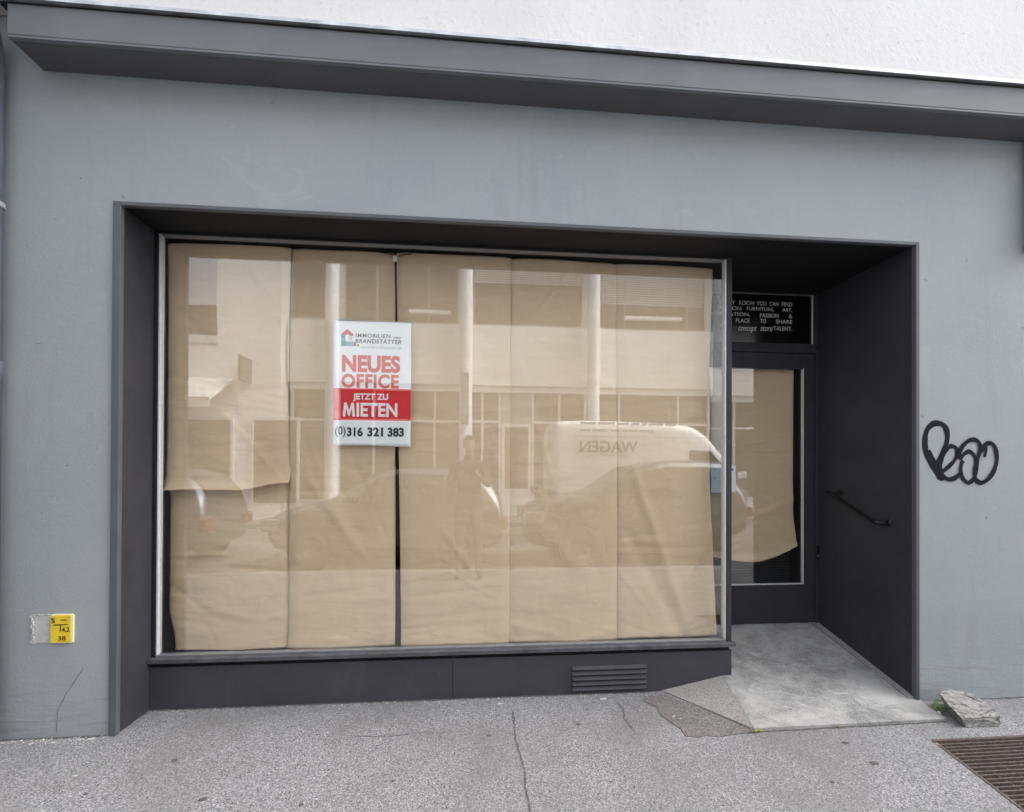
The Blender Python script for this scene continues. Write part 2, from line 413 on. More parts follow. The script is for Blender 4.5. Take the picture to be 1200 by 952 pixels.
def ribbon(pts, w, z, th=.0015, jitter=.004, seed=0, step=.02):
    rnd = random.Random(seed); P = []
    for (a, b) in zip(pts[:-1], pts[1:]):
        n = max(1, int(math.dist(a, b)/step))
        for i in range(n):
            t = i/n; P.append((a[0]+(b[0]-a[0])*t+rnd.uniform(-jitter, jitter), a[1]+(b[1]-a[1])*t+rnd.uniform(-jitter, jitter)))
    P.append(pts[-1])
    vs = []; fs = []
    for i, p in enumerate(P):
        q = P[min(i+1, len(P)-1)]; o = P[max(i-1, 0)]
        d = Vector((q[0]-o[0], q[1]-o[1])).normalized(); n = Vector((-d.y, d.x))
        ww = w*rnd.uniform(.35, 1.3)*(1 if 0 < i < len(P)-1 else .2)/2
        vs += [(p[0]-n.x*ww, p[1]-n.y*ww, z), (p[0]+n.x*ww, p[1]+n.y*ww, z)]
        if i: fs.append((2*i-2, 2*i-1, 2*i+1, 2*i))
    return MB().add(vs, fs)
ribbon([(.268, .10), (.262, -.10), (.258, -.30), (.275, -.50), (.262, -.62), (.268, -.95), (.255, -1.6)], .007, .003, seed=1, jitter=.006).build('crack', M_CRACK, pav)
ribbon([(.93, .16), (.945, .05), (.915, -.05), (.93, -.20)], .005, .003, seed=2).build('crack', M_CRACK, pav)
ribbon([(.96, .12), (1.03, .07), (1.01, -.02)], .003, .003, seed=3, jitter=.003).build('crack', M_CRACK, pav)
ribbon([(-.62, -.12), (-.42, -.14), (-.25, -.11), (-.1, -.13)], .004, .003, seed=4).build('crack', M_CRACK, pav)
# brown patch beside the ramp
pt = [(1.27, .22), (1.60, -.243), (1.575, -.262), (1.46, -.275), (1.37, -.29), (1.30, -.272), (1.25, -.285), (1.19, -.27), (1.195, -.20), (1.17, -.12), (1.14, -.03), (1.16, .06), (1.10, .14), (1.13, .2)]
MB().prism(pt, 'z', .001, .004).build('asphalt_patch', M_PATCH, pav)
ribbon([(-2.62, -.006), (-1.955, -.006)], .020, .003, seed=31, jitter=.004).build('joint_grime', M_CRACK, pav)
ribbon([(2.95, -.006), (4.4, -.006)], .018, .003, seed=32, jitter=.004).build('joint_grime', M_CRACK, pav)
ribbon([(-1.91, .262), (1.25, .262)], .014, .003, seed=33, jitter=.003).build('joint_grime', M_CRACK, pav)
ribbon([(-1.955, -.004), (-1.905, .262)], .014, .0034, seed=34, jitter=.002).build('joint_grime', M_CRACK, pav)
ribbon([(1.585, -.258), (2.1, -.252), (2.8, -.243)], .012, .003, seed=35, jitter=.003).build('joint_grime', M_CRACK, pav)
# dark wet stain and chewing gum spots
def blob(cx, cy, rx, ry, z, seed, n=22, mat=None, name='stain'):
    rnd = random.Random(seed)
    p = [(cx+rx*math.cos(2*math.pi*i/n)*rnd.uniform(.75, 1.15), cy+ry*math.sin(2*math.pi*i/n)*rnd.uniform(.75, 1.15)) for i in range(n)]
    return MB().prism(p, 'z', z-.001, z).build(name, mat, pav)
for i, (x, y, r) in enumerate([(-1.46,-.27,.012),(-1.16,-.58,.014),(.115,-.175,.009),(.63,-.10,.011),(-.72,-.65,.010),(2.02,-.40,.012),(2.02,-.58,.016),(-.35,-.52,.007),(1.7,-.7,.008),(-1.7,-.5,.008)]):
    blob(x, y, r*1.3, r, .0035, i, 12, M_CRACK, 'chewing_gum_spot')

# ramp up to the door: thin concrete apron, then a slope to the threshold
RZ = lambda y: .014 if y <= -.02 else .014 + (y+.02)*(.232-.014)/.872
rp = tag(bpy.data.objects.new('ramp', None), kind='structure'); COL.objects.link(rp)
v = [(1.60,-.243,.014),(2.79,-.235,.014),(2.862,-.006,.014),(2.85,-.004,.016),(2.85,.30,RZ(.30)),(2.85,.87,.236),(1.70,.87,.236),(1.70,.285,RZ(.285)),
     (1.60,-.243,-.05),(2.79,-.235,-.05),(2.862,-.006,-.05)]
MB().add(v, [(0,1,2,3),(0,3,4,7),(7,4,5,6),(0,8,9,1),(1,9,10,2)]).build('ramp_slab', M_CONC, rp, fix=False)
MB().add([(1.70,.286,RZ(.285)-.001),(1.598,-.244,.0135),(1.262,.30,.004),(1.70,.30,.09),(1.262,.30,-.04),(1.598,-.244,-.04)],
         [(0,1,2),(0,2,3),(1,5,4,2)]).build('ramp_wedge', M_APRON, rp, fix=False)
ribbon([(1.69, .26), (1.603, -.235)], .010, 0, seed=9, jitter=.001)
mbj = ribbon([(1.70, .28), (1.601, -.238)], .010, 0, seed=9, jitter=.0015)
mbj.v = [(x, y, (RZ(y) if y > -.02 else .014) + .0025 - (1.7-x)*0 ) for x, y, z in mbj.v]; mbj.build('joint', M_CRACK, rp)
# narrow mortar fillet along the foot of the right reveal
MB().add([(2.775,.85,.2345),(2.828,.85,.240),(2.828,0,.026),(2.785,0,.021)], [(0,3,2,1)]).build('mortar_strip', M_APRON, rp, fix=False)
mbj = MB().add([(2.768,.85,.2330),(2.775,.85,.2345),(2.785,0,.022),(2.779,0,.021)], [(0,3,2,1)]).build('joint', M_CRACK, rp, fix=False)

# ================================================================== THE SHOP BUILDING
B = thing('shop_building', (0, 0, 0), 'grey rendered shopfront with a deep dark recess under a white upper storey', 'building')
XL, XR, ZT = -1.951, 2.85, 2.925          # outer edge of the dark frame
w = MB()
w.box(-2.62, XL, 0, .28, -.05, 3.9); w.box(XR, 7.0, 0, .28, -.05, 3.9); w.box(XL, XR, 0, .28, ZT, 3.9)
w.build('wall', M_WALL, B, fix=False)
MB().box(-2.62, 7.0, -.12, .28, 3.905, 11.0).build('upper_wall', M_PLASTER, B)
# cornice: fascia, soffit, zinc drip flashing on top
CX0 = -2.318
MB().box(CX0, 7.0, -.206, -.180, 3.632, 3.788).build('cornice', M_CORN, B, bevel=.004)
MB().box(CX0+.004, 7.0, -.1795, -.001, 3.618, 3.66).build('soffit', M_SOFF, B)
MB().box(CX0, 7.0, -.205, -.1796, 3.619, 3.6315).build('cornice_lip', M_CORN, B, bevel=.002)
fl = MB(); fl.prism([(-.228, 3.797), (-.228, 3.815), (-.119, 3.85), (-.119, 3.83)], 'x', -2.40, 7.0)
fl.build('drip_flashing', M_ZINC, B)
MB().box(-2.36, 7.0, -.2, -.12, 3.789, 3.80).build('flashing_underside', M_BLACK, B)

# dark metal lining of the recess
fr = MB()
fr.box(XL, XL+.040, -.012, .02, -.02, ZT); fr.box(XR-.025, XR, -.012, .02, -.02, ZT); fr.box(XL+.040, XR-.025, -.012, .02, ZT-.022, ZT)
fr.build('reveal_edge', simple('reveal edge paint', (.095, .102, .113), .5, 0, .45, .1, 5), B, bevel=.003)
MB().box(XL, XL+.030, .0205, .34, -.02, ZT).build('reveal_lining', M_DARK, B)
rl = MB().box(XR-.022, XR, .0205, .90, -.02, ZT).build('reveal_lining', M_DARK, B)
MB().box(XL+.0305, XR-.0225, .0205, .90, ZT-.016, ZT).build('reveal_ceiling', simple('shade darkened ceiling', (.014, .0145, .016), .6, 0, .2), B)  # darker than the side lining: recess shade put into the colour
ZC = ZT-.0165

# --- shop window
W = thing('shop_window', (0, .3, .3), None, None); W.parent = B
GL, GR, GT, GB = -1.888, 1.729, 2.885, .320
fo = MB()   # dark outer frame
fo.box(XL+.031, GL-.008, .285, .36, .286, ZC-.001)
fo.box(GL-.012, GR+.012, .285, .36, GT+.012, ZC-.001)
fo.build('frame', M_BLACK, W, bevel=.002)
al = MB()   # thin bright aluminium bead
for a_, b_, c_, d_, y_, m_ in ((GL-.0075, GL+.003, GB+.004, GT+.0115, .288, M_ALU), (GR-.008, GR+.003, GB+.004, GT+.0115, .288, M_ALU),
                          (GL+.0035, GR-.0085, GT+.004, GT+.0115, .290, M_BEAD), (GL-.0115, GR+.004, GB-.008, GB+.0035, .287, M_BEAD)):
    MB().box(a_, b_, y_, .330, c_, d_).build('bead', m_, W, bevel=.002)
MB().box(GR+.0045, GR+.040, .283, .345, GB-.008, ZC-.001).build('corner_post', M_DARK, W, bevel=.003)
MB().box(GL+.0042, GR-.0082, .309, .315, GB+.0036, GT-.0002).build('glass_pane', M_GLASS, W)
MB().box(GR+.010, GR+.016, .3455, .846, GB+.002, ZC-.002).build('side_pane', M_GLASS2, W)
sl = MB(); sl.box(XL+.0305, GR+.052, .248, .345, .298, .3115); sl.box(XL+.0305, GR+.050, .250, .345, .284, .2975)
sl.build('sill', M_SILL, W, bevel=.003)
MB().box(GR-.045, GR+.052, .3455, .851, .284, .3115).build('side_sill', M_SILL, W, bevel=.003)
MB().box(XL+.0305, GR+.030, .298, .36, .256, .2835).build('shadow_gap', M_BLACK, W)

# --- base panels with the ventilation louvre
MB().box(XL+.0305, -.101, .272, .36, -.02, .2555).build('base_panel', M_DARK2, B, bevel=.0015)
MB().box(-.0995, GR+.034, .272, .36, -.02, .2555).build('base_panel', M_DARK2, B, bevel=.0015)
MB().box(GR-.03, GR+.034, .3605, .851, .05, .2835).build('side_panel', M_DARK2, B)
V = thing('vent_grille', (.92, .27, .1), None, None); V.parent = B
MB().box(.674, 1.171, .2700, .2718, .024, .178).build('grille_backing', M_BLACK, V)
for i in range(5):
    z = .030 + i*.0335
    MB().prism([(.2696, z-.004), (.2560, z-.002), (.2696, z+.0175)], 'x', .674, 1.171).build('slat', M_DARK2, V)

# --- interior: dark room behind the window and door
rm = MB()
rm.add([(-1.95,.361,.24),(GR+.009,.361,.24),(GR+.009,.91,.24),(2.87,.91,.24),(2.87,4.2,.24),(-1.95,4.2,.24)]+
       [(-1.95,.361,2.93),(GR+.009,.361,2.93),(GR+.009,.91,2.93),(2.87,.91,2.93),(2.87,4.2,2.93),(-1.95,4.2,2.93)],
       [(0,1,2,3,4,5),(11,10,9,8,7,6),(4,10,11,5),(5,11,6,0),(3,9,10,4)])
rm.build('room', M_INT, B, fix=False)
# heater behind the door glass, seen under the paper
ht = thing('radiator', (2.45, 1.25, .3), 'dark ribbed radiator inside, low behind the door glass', 'radiator')
M_RAD = simple('dark grey radiator', (.07, .072, .078), .5)
MB().box(2.30, 2.86, 1.252, 1.29, .33, .92).build('back_plate', M_RAD, ht)
for i in range(24):
    MB().box(2.30, 2.86, 1.235, 1.2515, .34+i*.024, .352+i*.024).build('fin', M_RAD, ht)

# --- the door and the black glass panel above it
DY = .852
D = thing('door', (2.3, DY, .23), None, None); D.parent = B
dl = MB()
dl.box(1.765, 1.86, DY, DY+.05, .236, 2.42); dl.box(2.705, 2.80, DY, DY+.05, .236, 2.42)
dl.box(1.86, 2.705, DY, DY+.05, .236, .548); dl.box(1.86, 2.705, DY, DY+.05, 2.302, 2.42)
dl.build('door_leaf', M_DARK, D, bevel=.002)
dj = MB(); dj.box(2.803, 2.8275, DY-.012, DY+.05, .236, 2.452); dj.box(1.745, 2.803, DY-.012, DY+.05, 2.423, 2.492)
dj.build('door_frame', M_DARK, D, bevel=.003)
for b_ in ((1.86, 1.868, DY-.004, DY+.02, .548, 2.302), (2.697, 2.705, DY-.004, DY+.02, .548, 2.302), (1.868, 2.697, DY-.004, DY+.02, .548, .556)):
    MB().box(*b_).build('glazing_bead', M_ALU, D)
MB().box(1.868, 2.697, DY-.003, DY+.02, 2.294, 2.302).build('glazing_bead', M_DARK, D)
MB().box(1.8682, 2.6968, DY+.006, DY+.012, .5562, 2.2938).build('door_pane', M_GLASS2, D)
lk = MB(); lk.box(2.806, 2.826, DY-.022, DY-.0125, .745, .865); lk.build('lock_plate', M_HAND, D, bevel=.004)
lk = MB(); lk.lathe([(0, -.03), (.008, -.03), (.009, -.022)], (2.816, DY, .78), 'y', 12); lk.box(2.8135, 2.8185, DY-.031, DY-.0295, .772, .788)
lk.build('lock_cylinder', M_BEAD, D)
# transom panel with lettering
T = thing('transom_panel', (2.3, DY, 2.7), None, None); T.parent = B
tf = MB(); tf.box(1.745, 2.8275, DY-.004, DY+.05, 2.4925, 2.500); tf.box(2.785, 2.8275, DY-.004, DY+.05, 2.500, ZC-.001); tf.box(1.745, 2.785, DY-.004, DY+.05, 2.898, ZC-.001)
tf.build('panel_frame', M_DARK, T)
tb = MB(); tb.box(2.774, 2.784, DY-.006, DY+.02, 2.5005, 2.897); tb.build('panel_bead', M_ALU, T)
tb = MB(); tb.box(1.76, 2.7735, DY-.005, DY+.02, 2.892, 2.8975); tb.build('panel_bead', M_BEAD, T)
MB().box(1.76, 2.7735, DY+.004, DY+.012, 2.5005, 2.8918).build('black_glass', M_GLAZE, T)
ty = DY+.0035
lt = MB()
# five justified lines; words placed one by one
def words(z0, z1, lst):
    for s, a, b in lst: text_mb(s, a, b, z0, z1, ty, .006, 0).build('lettering', M_TXT, T)
words(2.802, 2.836, [('IN', 1.80, 1.822), ('EVERY', 1.99, 2.123), ('ROOM', 2.155, 2.282), ('YOU', 2.305, 2.388), ('CAN', 2.413, 2.492), ('FIND', 2.520, 2.610)])
words(2.755, 2.788, [('FASHION', 1.965, 2.175), ('FURNITURE,', 2.222, 2.452), ('ART,', 2.525, 2.608)])
words(2.707, 2.740, [('INSPIRATION,', 1.92, 2.250), ('PASSION', 2.333, 2.492), ('&', 2.58, 2.608)])
words(2.660, 2.693, [('PLACE', 2.13, 2.245), ('TO', 2.335, 2.385), ('SHARE', 2.47, 2.608)])
words(2.604, 2.637, [('TALENT.', 2.447, 2.608)])
text_mb('concept', 2.15, 2.305, 2.580, 2.632, ty, .006, .35).build('lettering', M_TXT, T)
text_mb('store', 2.335, 2.440, 2.596, 2.636, ty, .006, .35).build('lettering', M_TXT, T)

# ================================================================== KRAFT PAPER SHEETS
def sheet(name, xa, xb, z0, z1, y, label, group, seed, extra=None, nx=56, nz=200, curl=0, mat=None, thick=.0006):
    """xa(t), xb(t): left/right edge at t = 0 (bottom) .. 1 (top); z0(u) bottom edge."""
    x_ = lambda u: xa(0)*(1-u)+xb(0)*u
    rc = random.Random(seed*31); CR = []
    for _ in range(22):
        cx_ = xa(.5)+(xb(.5)-xa(.5))*rc.random(); zb_ = z0(.5) if callable(z0) else z0; cz_ = zb_+(z1-zb_)*rc.random()**1.6
        an = rc.choice((0, 0, 1))*rc.uniform(-1.2, 1.2)+rc.uniform(-.3, .3); ln_ = rc.uniform(.06, .22)
        CR.append((cx_-math.cos(an)*ln_, cz_-math.sin(an)*ln_, cx_+math.cos(an)*ln_, cz_+math.sin(an)*ln_, rc.uniform(.007, .028), rc.uniform(-.0062, .0045)))
    vs = []; fs = []; z0_low = (z0(.5) if callable(z0) else z0) < .5
    for j in range(nz+1):
        t = j/nz
        for i in range(nx+1):
            u = i/nx
            zb = z0(u) if callable(z0) else z0
            zb += .007*noise.noise(Vector((x_(u)*5, seed, 0)))+.003*noise.noise(Vector((x_(u)*17, seed, 5))) if zb > .5 else .004*noise.noise(Vector((x_(u)*6, seed, 0)))
            z = zb + (z1-zb)*t
            x = xa(t)*(1-u) + xb(t)*u
            n1 = noise.noise(Vector((x*1.7, z*.8, seed)))*.016
            n2 = noise.noise(Vector((x*3.5, z*13, seed+9)))*.0032
            n3 = noise.noise(Vector((x*9, z*24, seed+19)))*.0012
            edge = -.010*math.sin(math.pi*u)
            eb = .012*(max(0, 1-u/.12)**2 + max(0, (u-.88)/.12)**2)
            yy = y + edge + eb + n1 + n2 + n3 - .018*max(0, 1-(z-zb)/.22)**2*(1 if z0_low else 0)
            if curl:
                d = z-zb
                if d < .07: yy -= curl*(1-d/.07)**2
            if extra: yy += extra(u, t, x, z)
            for cr in CR: yy += fold(x, z, *cr)
            vs.append((x, yy, z))
    for j in range(nz):
        for i in range(nx):
            a = j*(nx+1)+i; fs.append((a, a+1, a+nx+2, a+nx+1))
    o = MB().add(vs, fs).build(name, mat or M_KRAFT, None, smooth=True, fix=False)
    s = o.modifiers.new('thickness', 'SOLIDIFY'); s.thickness = thick; s.offset = 1
    return tag(o, label, 'paper', group)
GRP = 'kraft paper sheets covering the shop window'
def sm(a, b, x):
    x = max(0, min(1, (x-a)/(b-a))); return x*x*(3-2*x)
def fold(x, z, x0, z0, x1, z1, wd, amp):
    """soft crease along a line: one side lifted"""
    dx, dz = x1-x0, z1-z0; L = math.hypot(dx, dz)
    t = ((x-x0)*dx+(z-z0)*dz)/(L*L); d = ((x-x0)*dz-(z-z0)*dx)/L
    k = math.exp(-(max(0, -t, t-1)*3)**2)
    return amp*math.exp(-(d/wd)**2)*k
sheet('paper_sheet', lambda t: -1.850-.050*sm(.0, .24, t), lambda t: -1.137-.01*t, lambda u: .314+.003*math.sin(u*9), 1.50, .408,
      'lower kraft paper sheet at the far left, hanging below the curled flap', GRP, 3)
sheet('paper_sheet', lambda t: -1.905, lambda t: -1.146-.018*math.sin(t*3), lambda u: 1.325+.004*math.sin(u*6)+.05*sm(.55, 1, u), 2.884, .380,
      'upper kraft paper sheet at the far left ending in a curled torn edge', GRP, 11,
      extra=lambda u, t, x, z: -.012*max(0, 1-(z-1.33)/.25)**2 + fold(x, z, -1.55, 1.36, -1.30, 1.62, .03, -.006) + fold(x, z, -1.85, 1.40, -1.6, 1.62, .03, -.006)+fold(x, z, -1.2, 1.40, -1.5, 1.75, .02, -.005), curl=.028, nz=160)
sheet('paper_sheet', lambda t: -1.158, lambda t: -.480-.014*t, .313, 2.884, .386,
      'second kraft paper sheet from the left, behind the banner, beside the dark gap', GRP, 23,
      extra=lambda u, t, x, z: .018*sm(-.06, .06, (x+.80)+(z-1.15)*.36)*sm(0, .5, t)*(1-sm(.40, .55, t)) + fold(x, z, -.98, 1.32, -.72, .95, .03, -.006))
sheet('paper_sheet', lambda t: -.440-.045*t, lambda t: .272, lambda u: .313+.003*math.sin(5*u), 2.884, .380,
      'middle kraft paper sheet just right of the dark vertical gap', GRP, 37,
      extra=lambda u, t, x, z: fold(x, z, -.35, .95, .2, .90, .02, -.003))
sheet('paper_sheet', lambda t: .262, lambda t: 1.008+.004*math.sin(6*t), lambda u: .313+.003*math.sin(4*u+1), 2.884, .388,
      'fourth kraft paper sheet from the left, between two straight seams', GRP, 51,
      extra=lambda u, t, x, z: fold(x, z, .34, .42, .55, .37, .02, -.005)+fold(x, z, .45, 1.1, .75, .8, .06, -.007))
sheet('paper_sheet', lambda t: 1.000, lambda t: 1.722-.05*sm(.05, .5, t)+.028*sm(.7, 1, t), lambda u: .314+.006*math.sin(5*u)**2, 2.884, .398,
      'rightmost kraft paper sheet, edge pulled away from the corner post', GRP, 67,
      extra=lambda u, t, x, z: fold(x, z, 1.18, 1.30, 1.42, .62, .035, -.014) + fold(x, z, 1.15, .92, 1.45, .40, .05, .010) - .012*sm(.8, 1, u)*(1-sm(.0, .2, t)) + fold(x, z, 1.45, .62, 1.68, 1.0, .03, -.006))
# paper in the door: hangs in a curve, torn lower edge
sheet('paper_sheet', lambda t: 1.845, lambda t: 2.668+.030*sm(.80, 1, 1-t), lambda u: .722+.075*max(0, (.57-u)/.57)**1.6+.130*max(0, (u-.57)/.43)**1.35, 2.30, .915,
      'darker kraft paper sheet hanging inside the door glass with slanting lower edge', GRP, 81,
      extra=lambda u, t, x, z: fold(x, z, 1.95, 1.3, 2.5, 1.05, .03, -.006)+fold(x, z, 2.1, 1.0, 2.6, 1.2, .03, -.006), curl=.014)
# little white clip and cable at the head of the gap
cl = thing('cable_clip', (-.49, .35, 2.86), 'small white clip holding a black cable above the banner', 'clip')
MB().box(-.500, -.476, .345, .362, 2.815, 2.850).build('clip_body', M_WHITE, cl, bevel=.003)
MB().tube([(-.60, .352, 2.872), (-.545, .352, 2.866), (-.50, .352, 2.856), (-.488, .351, 2.83), (-.486, .350, 2.7), (-.482, .350, 2.55), (-.478, .3485, 2.43)], .0032, 6).build('cable', M_BLACK, cl, smooth=True)
MB().tube([(-.478, .352, 2.848), (-.43, .352, 2.862), (-.38, .352, 2.868)], .003, 6).build('cable', M_BLACK, cl, smooth=True)
# white notice in the door
nc = thing('notice', (2.03, .853, 1.4), 'small pale blue and white notice stuck on the door glass edge', 'notice')
MB().box(1.925, 2.130, DY+.0040, DY+.0055, 1.290, 1.515).build('card', M_CARD, nc)
MB().box(2.092, 2.128, DY+.0032, DY+.0038, 1.296, 1.505).build('white_label', M_WHITE, nc)
q = MB(); q.prism([(2.103+.008*math.cos(a*.5236), 1.475+.012*math.sin(a*.5236)) for a in range(12)], 'y', DY+.0026, DY+.0031)
q.build('printed_mark', M_BLUE, nc)
for z in (1.47, 1.40): MB().box(1.95, 1.958, DY+.0028, DY+.0038, z, z+.01).build('printed_mark', M_INK, nc)

# ================================================================== BANNER
bx0, bx1, bz0, bz1, by = -.868, -.380, 1.612, 2.412, .3365
bn = thing('banner', (-.62, by, bz0), 'white and red office to let banner hanging behind the window glass', 'banner')
vs = []; fs = []
NX, NZ = 16, 40
for j in range(NZ+1):
    for i in range(NX+1):
        u, t = i/NX, j/NZ; x = bx0+(bx1-bx0)*u; z = bz0+(bz1-bz0)*t
        d = min(t, 1-t)
        y = by + .0004*math.sin(u*7+t*3) - (.0016*math.sin(min(1, d/.03)*math.pi) if d < .03 else 0)
        if t < .02: z += .004*math.sin(u*5)
        vs.append((x, y, z))
for j in range(NZ):
    for i in range(NX): a = j*(NX+1)+i; fs.append((a, a+1, a+NX+2, a+NX+1))
o = MB().add(vs, fs).build('vinyl', M_BAN, bn, smooth=True, fix=False)
s = o.modifiers.new('thickness', 'SOLIDIFY'); s.thickness = .001; s.offset = 1
MB().tube([(bx0+.02, by+.006, bz1+.004), (bx1-.004, by+.006, bz1-.001)], .0065, 10).build('hanging_rod', simple('grey rod', (.35, .42, .48), .4), bn, smooth=True)
def bu(px): return bx0 + (px-66)/(546-66)*(bx1-bx0)       # banner coordinates measured on its face
def bv(py): return bz1 - (py-82)/(858-82)*(bz1-bz0)
fy = by-.0022
MB().box(bx0+.0005, bx1-.0005, fy+.0003, fy+.0030, bv(700), bv(500)).build('red_band', M_RED, bn)
def BT(s, a, b, t0, t1, mat, name='lettering', bold=.03, shear=0, y=fy, sp=1.0):
    m_ = text_mb(s, bu(a), bu(b), bv(t1), bv(t0), y, bold, shear, sp=sp, th=.0002)
    if t1-t0 > 40:
        for q in islands(m_): q.build('letter', mat, bn)
    else: m_.build(name, mat, bn)
BT('NEUES', 118, 478, 292, 400, M_RED2, bold=.044)
BT('OFFICE', 116, 470, 410, 499, M_RED2, bold=.035, sp=1.08)
BT('JETZT ZU', 186, 404, 531, 582, M_WHITE, bold=.035)
BT('IETEN', 209, 462, 590, 676, M_WHITE, bold=.03)
# the M drawn as one outline, with splayed legs
mx = lambda f: bu(124+76*f)
mz = lambda f: bv(676-86*f)
mo = [(0, 0), (.21, 0), (.27, .62), (.46, .04), (.56, .04), (.75, .62), (.79, 0), (1, 0), (.90, 1), (.70, 1), (.51, .42), (.31, 1), (.11, 1)]
mq = MB(); n_m = len(mo); vs_ = [(mx(a), fy-.0003, mz(b)) for a, b in mo]+[(mx(a), fy, mz(b)) for a, b in mo]
tri_ = [(0, 1, 12), (1, 2, 12), (2, 11, 12), (2, 3, 11), (3, 10, 11), (3, 4, 10), (4, 9, 10), (4, 5, 9), (5, 8, 9), (5, 6, 8), (6, 7, 8)]
mq.add(vs_, tri_+[(i, (i+1) % n_m, (i+1) % n_m+n_m, i+n_m) for i in range(n_m)]); mq.build('letter', M_WHITE, bn, fix=False)
BT('(0)', 78, 142, 738, 806, M_INK, bold=.012)
BT('316', 150, 248, 742, 800, M_INK, bold=.045); BT('321', 276, 374, 742, 800, M_INK, bold=.045); BT('383', 402, 504, 742, 800, M_INK, bold=.045)
BT('IMMOBILIEN', 200, 418, 158, 182, M_INK, bold=.014, shear=.12, sp=1.1)
BT('GMBH', 432, 482, 172, 184, M_INK, bold=.01)
BT('BRANDSTÄTTER', 200, 486, 186, 218, M_INK, bold=.022, shear=.12, sp=1.1)
BT('www.brandstaetter.at', 232, 484, 232, 250, M_GREYTX, bold=0)
def poly(pts, mat, name='logo_piece'):
    MB().prism([(bu(a), bv(b)) for a, b in pts], 'y', fy, fy+.0015).build(name, mat, bn)
S_ = lambda a, b: (68+(a-40)*.4188, 82+(b-90)*.4188)
poly([S_(145, 285), S_(235, 208), S_(322, 285), S_(322, 312), S_(275, 312), S_(236, 280), S_(205, 305), S_(145, 300)], M_CRIM)
poly([S_(145, 302), S_(203, 307), S_(203, 345), S_(145, 345)], M_BLUE)
poly([S_(145, 347), S_(208, 347), S_(208, 388), S_(145, 388)], M_LBLUE)
poly([S_(145, 390), S_(222, 390), S_(222, 462), S_(145, 462)], M_GREEN)
poly([S_(225, 396), S_(325, 396), S_(325, 462), S_(225, 462)], M_LBLUE)
poly([S_(328, 396), S_(350, 402), S_(366, 430), S_(352, 462), S_(328, 462)], M_CRIM)
poly([S_(372, 430), S_(408, 430), S_(408, 462), S_(372, 462)], M_ORNG)
poly([S_(255, 315), S_(305, 315), S_(305, 375), S_(255, 375)], M_BEIGE)

# ================================================================== SIGN PLATE, GRAFFITI, HANDRAIL, PIPES
sp_ = thing('hydrant_plate', (-2.19, 0, .59), 'small yellow enamel utility plate with black numbers on the left wall', 'sign')
px0, px1, pz0, pz1 = -2.250, -2.134, .512, .668
def rrect(x0, x1, z0, z1, r, n=5):
    P = []
    for cx, cz, a0 in ((x1-r, z1-r, 0), (x0+r, z1-r, 90), (x0+r, z0+r, 180), (x1-r, z0+r, 270)):
        for i in range(n+1):
            a = R(a0+90*i/n); P.append((cx+r*math.cos(a), cz+r*math.sin(a)))
    return P
MB().prism(rrect(px0, px1, pz0, pz1, .010), 'y', -.010, .0005).build('plate', M_YEDGE, sp_, bevel=.002)
MB().prism(rrect(px0+.004, px1-.010, pz0+.006, pz1-.005, .008), 'y', -.0125, -.0095).build('plate_face', M_YEL, sp_, bevel=.001)
yy = -.0128
lt = MB()
text_mb('S', px0+.009, px0+.027, .622, .650, yy, .03, 0, lt)
lt.box(px0+.055, px0+.085, yy-.0004, yy+.0004, .636, .641)
lt.box(px0+.020, px0+.092, yy-.0004, yy+.0004, .610, .6155); lt.box(px0+.052, px0+.058, yy-.0004, yy+.0004, .576, .610)
text_mb('4,2', px0+.062, px0+.100, .570, .600, yy, .02, 0, lt); text_mb('38', px0+.043, px0+.082, .528, .552, yy, .02, 0, lt)
lt.build('lettering', simple('brown black enamel letters', (.07, .035, .01), .5), sp_)
for x, z in ((px0+.012, pz1-.016), (px1-.018, pz1-.016)):
    MB().lathe([(0, -.0155), (.003, -.015), (.0035, -.0125)], (x, 0, z), 'y', 10).build('screw', M_BEAD, sp_)
# bare patch where an older plate was pulled off
rnd = random.Random(5)
pp = [(-2.352, .512)] + [(-2.352+rnd.uniform(-.004, .006), .512+i*.0125) for i in range(1, 12)] + [(-2.352, .664)]
pp += [(-2.352+i*.0125, .663+rnd.uniform(-.004, .003)) for i in range(1, 8)] + [(-2.252, .662), (-2.252, .516)]
pp += [(-2.252-i*.0125, .513+rnd.uniform(-.003, .003)) for i in range(1, 8)]
MB().prism(pp, 'y', -.0015, .001).build('bare_patch', M_BARE, B)
q = MB()
for i in range(26):
    z = .514+i*.006; x = -2.35+rnd.uniform(-.006, .010); a = rnd.uniform(.002, .006)
    q.prism([(x, z), (x+a*1.6, z+.001), (x+a, z+rnd.uniform(.004, .010))], 'y', -.0055, -.0012)
for i in range(12):
    x = -2.345+i*.0075; z = .663+rnd.uniform(-.003, .003)
    q.prism([(x, z), (x+.009, z+.001), (x+.004, z+rnd.uniform(.002, .006))], 'y', -.0045, -.0012)
q.build('paint_flakes', M_BARE, B)
# long scratch and small chips in the render
def wall_line(pts, wd, name, mat, y=-.0008, seed=1):
    o = ribbon(pts, wd, 0, seed=seed, jitter=.002)
    o.v = [(x, y, z) for x, z, _ in o.v]; return o.build(name, mat, B, fix=False)
wall_line([(-2.085, .375), (-2.12, .32), (-2.17, .24), (-2.215, .15), (-2.22, .02)], .005, 'scratch', simple('scratched render', (.16, .17, .185), .8))
for i, (x, z, l) in enumerate([(-2.35, 2.13, .04), (-1.93+.01, 2.62, 0), (3.02, .25, .03), (3.05, .13, .03), (3.2, .35, .02), (-2.3, .06, .05), (3.1, .62, .02)]):
    if l: wall_line([(x, z), (x+l, z+.004)], .004, 'chip', M_BARE if i not in (0,) else simple('dark chip', (.2, .21, .23)), seed=i+20)

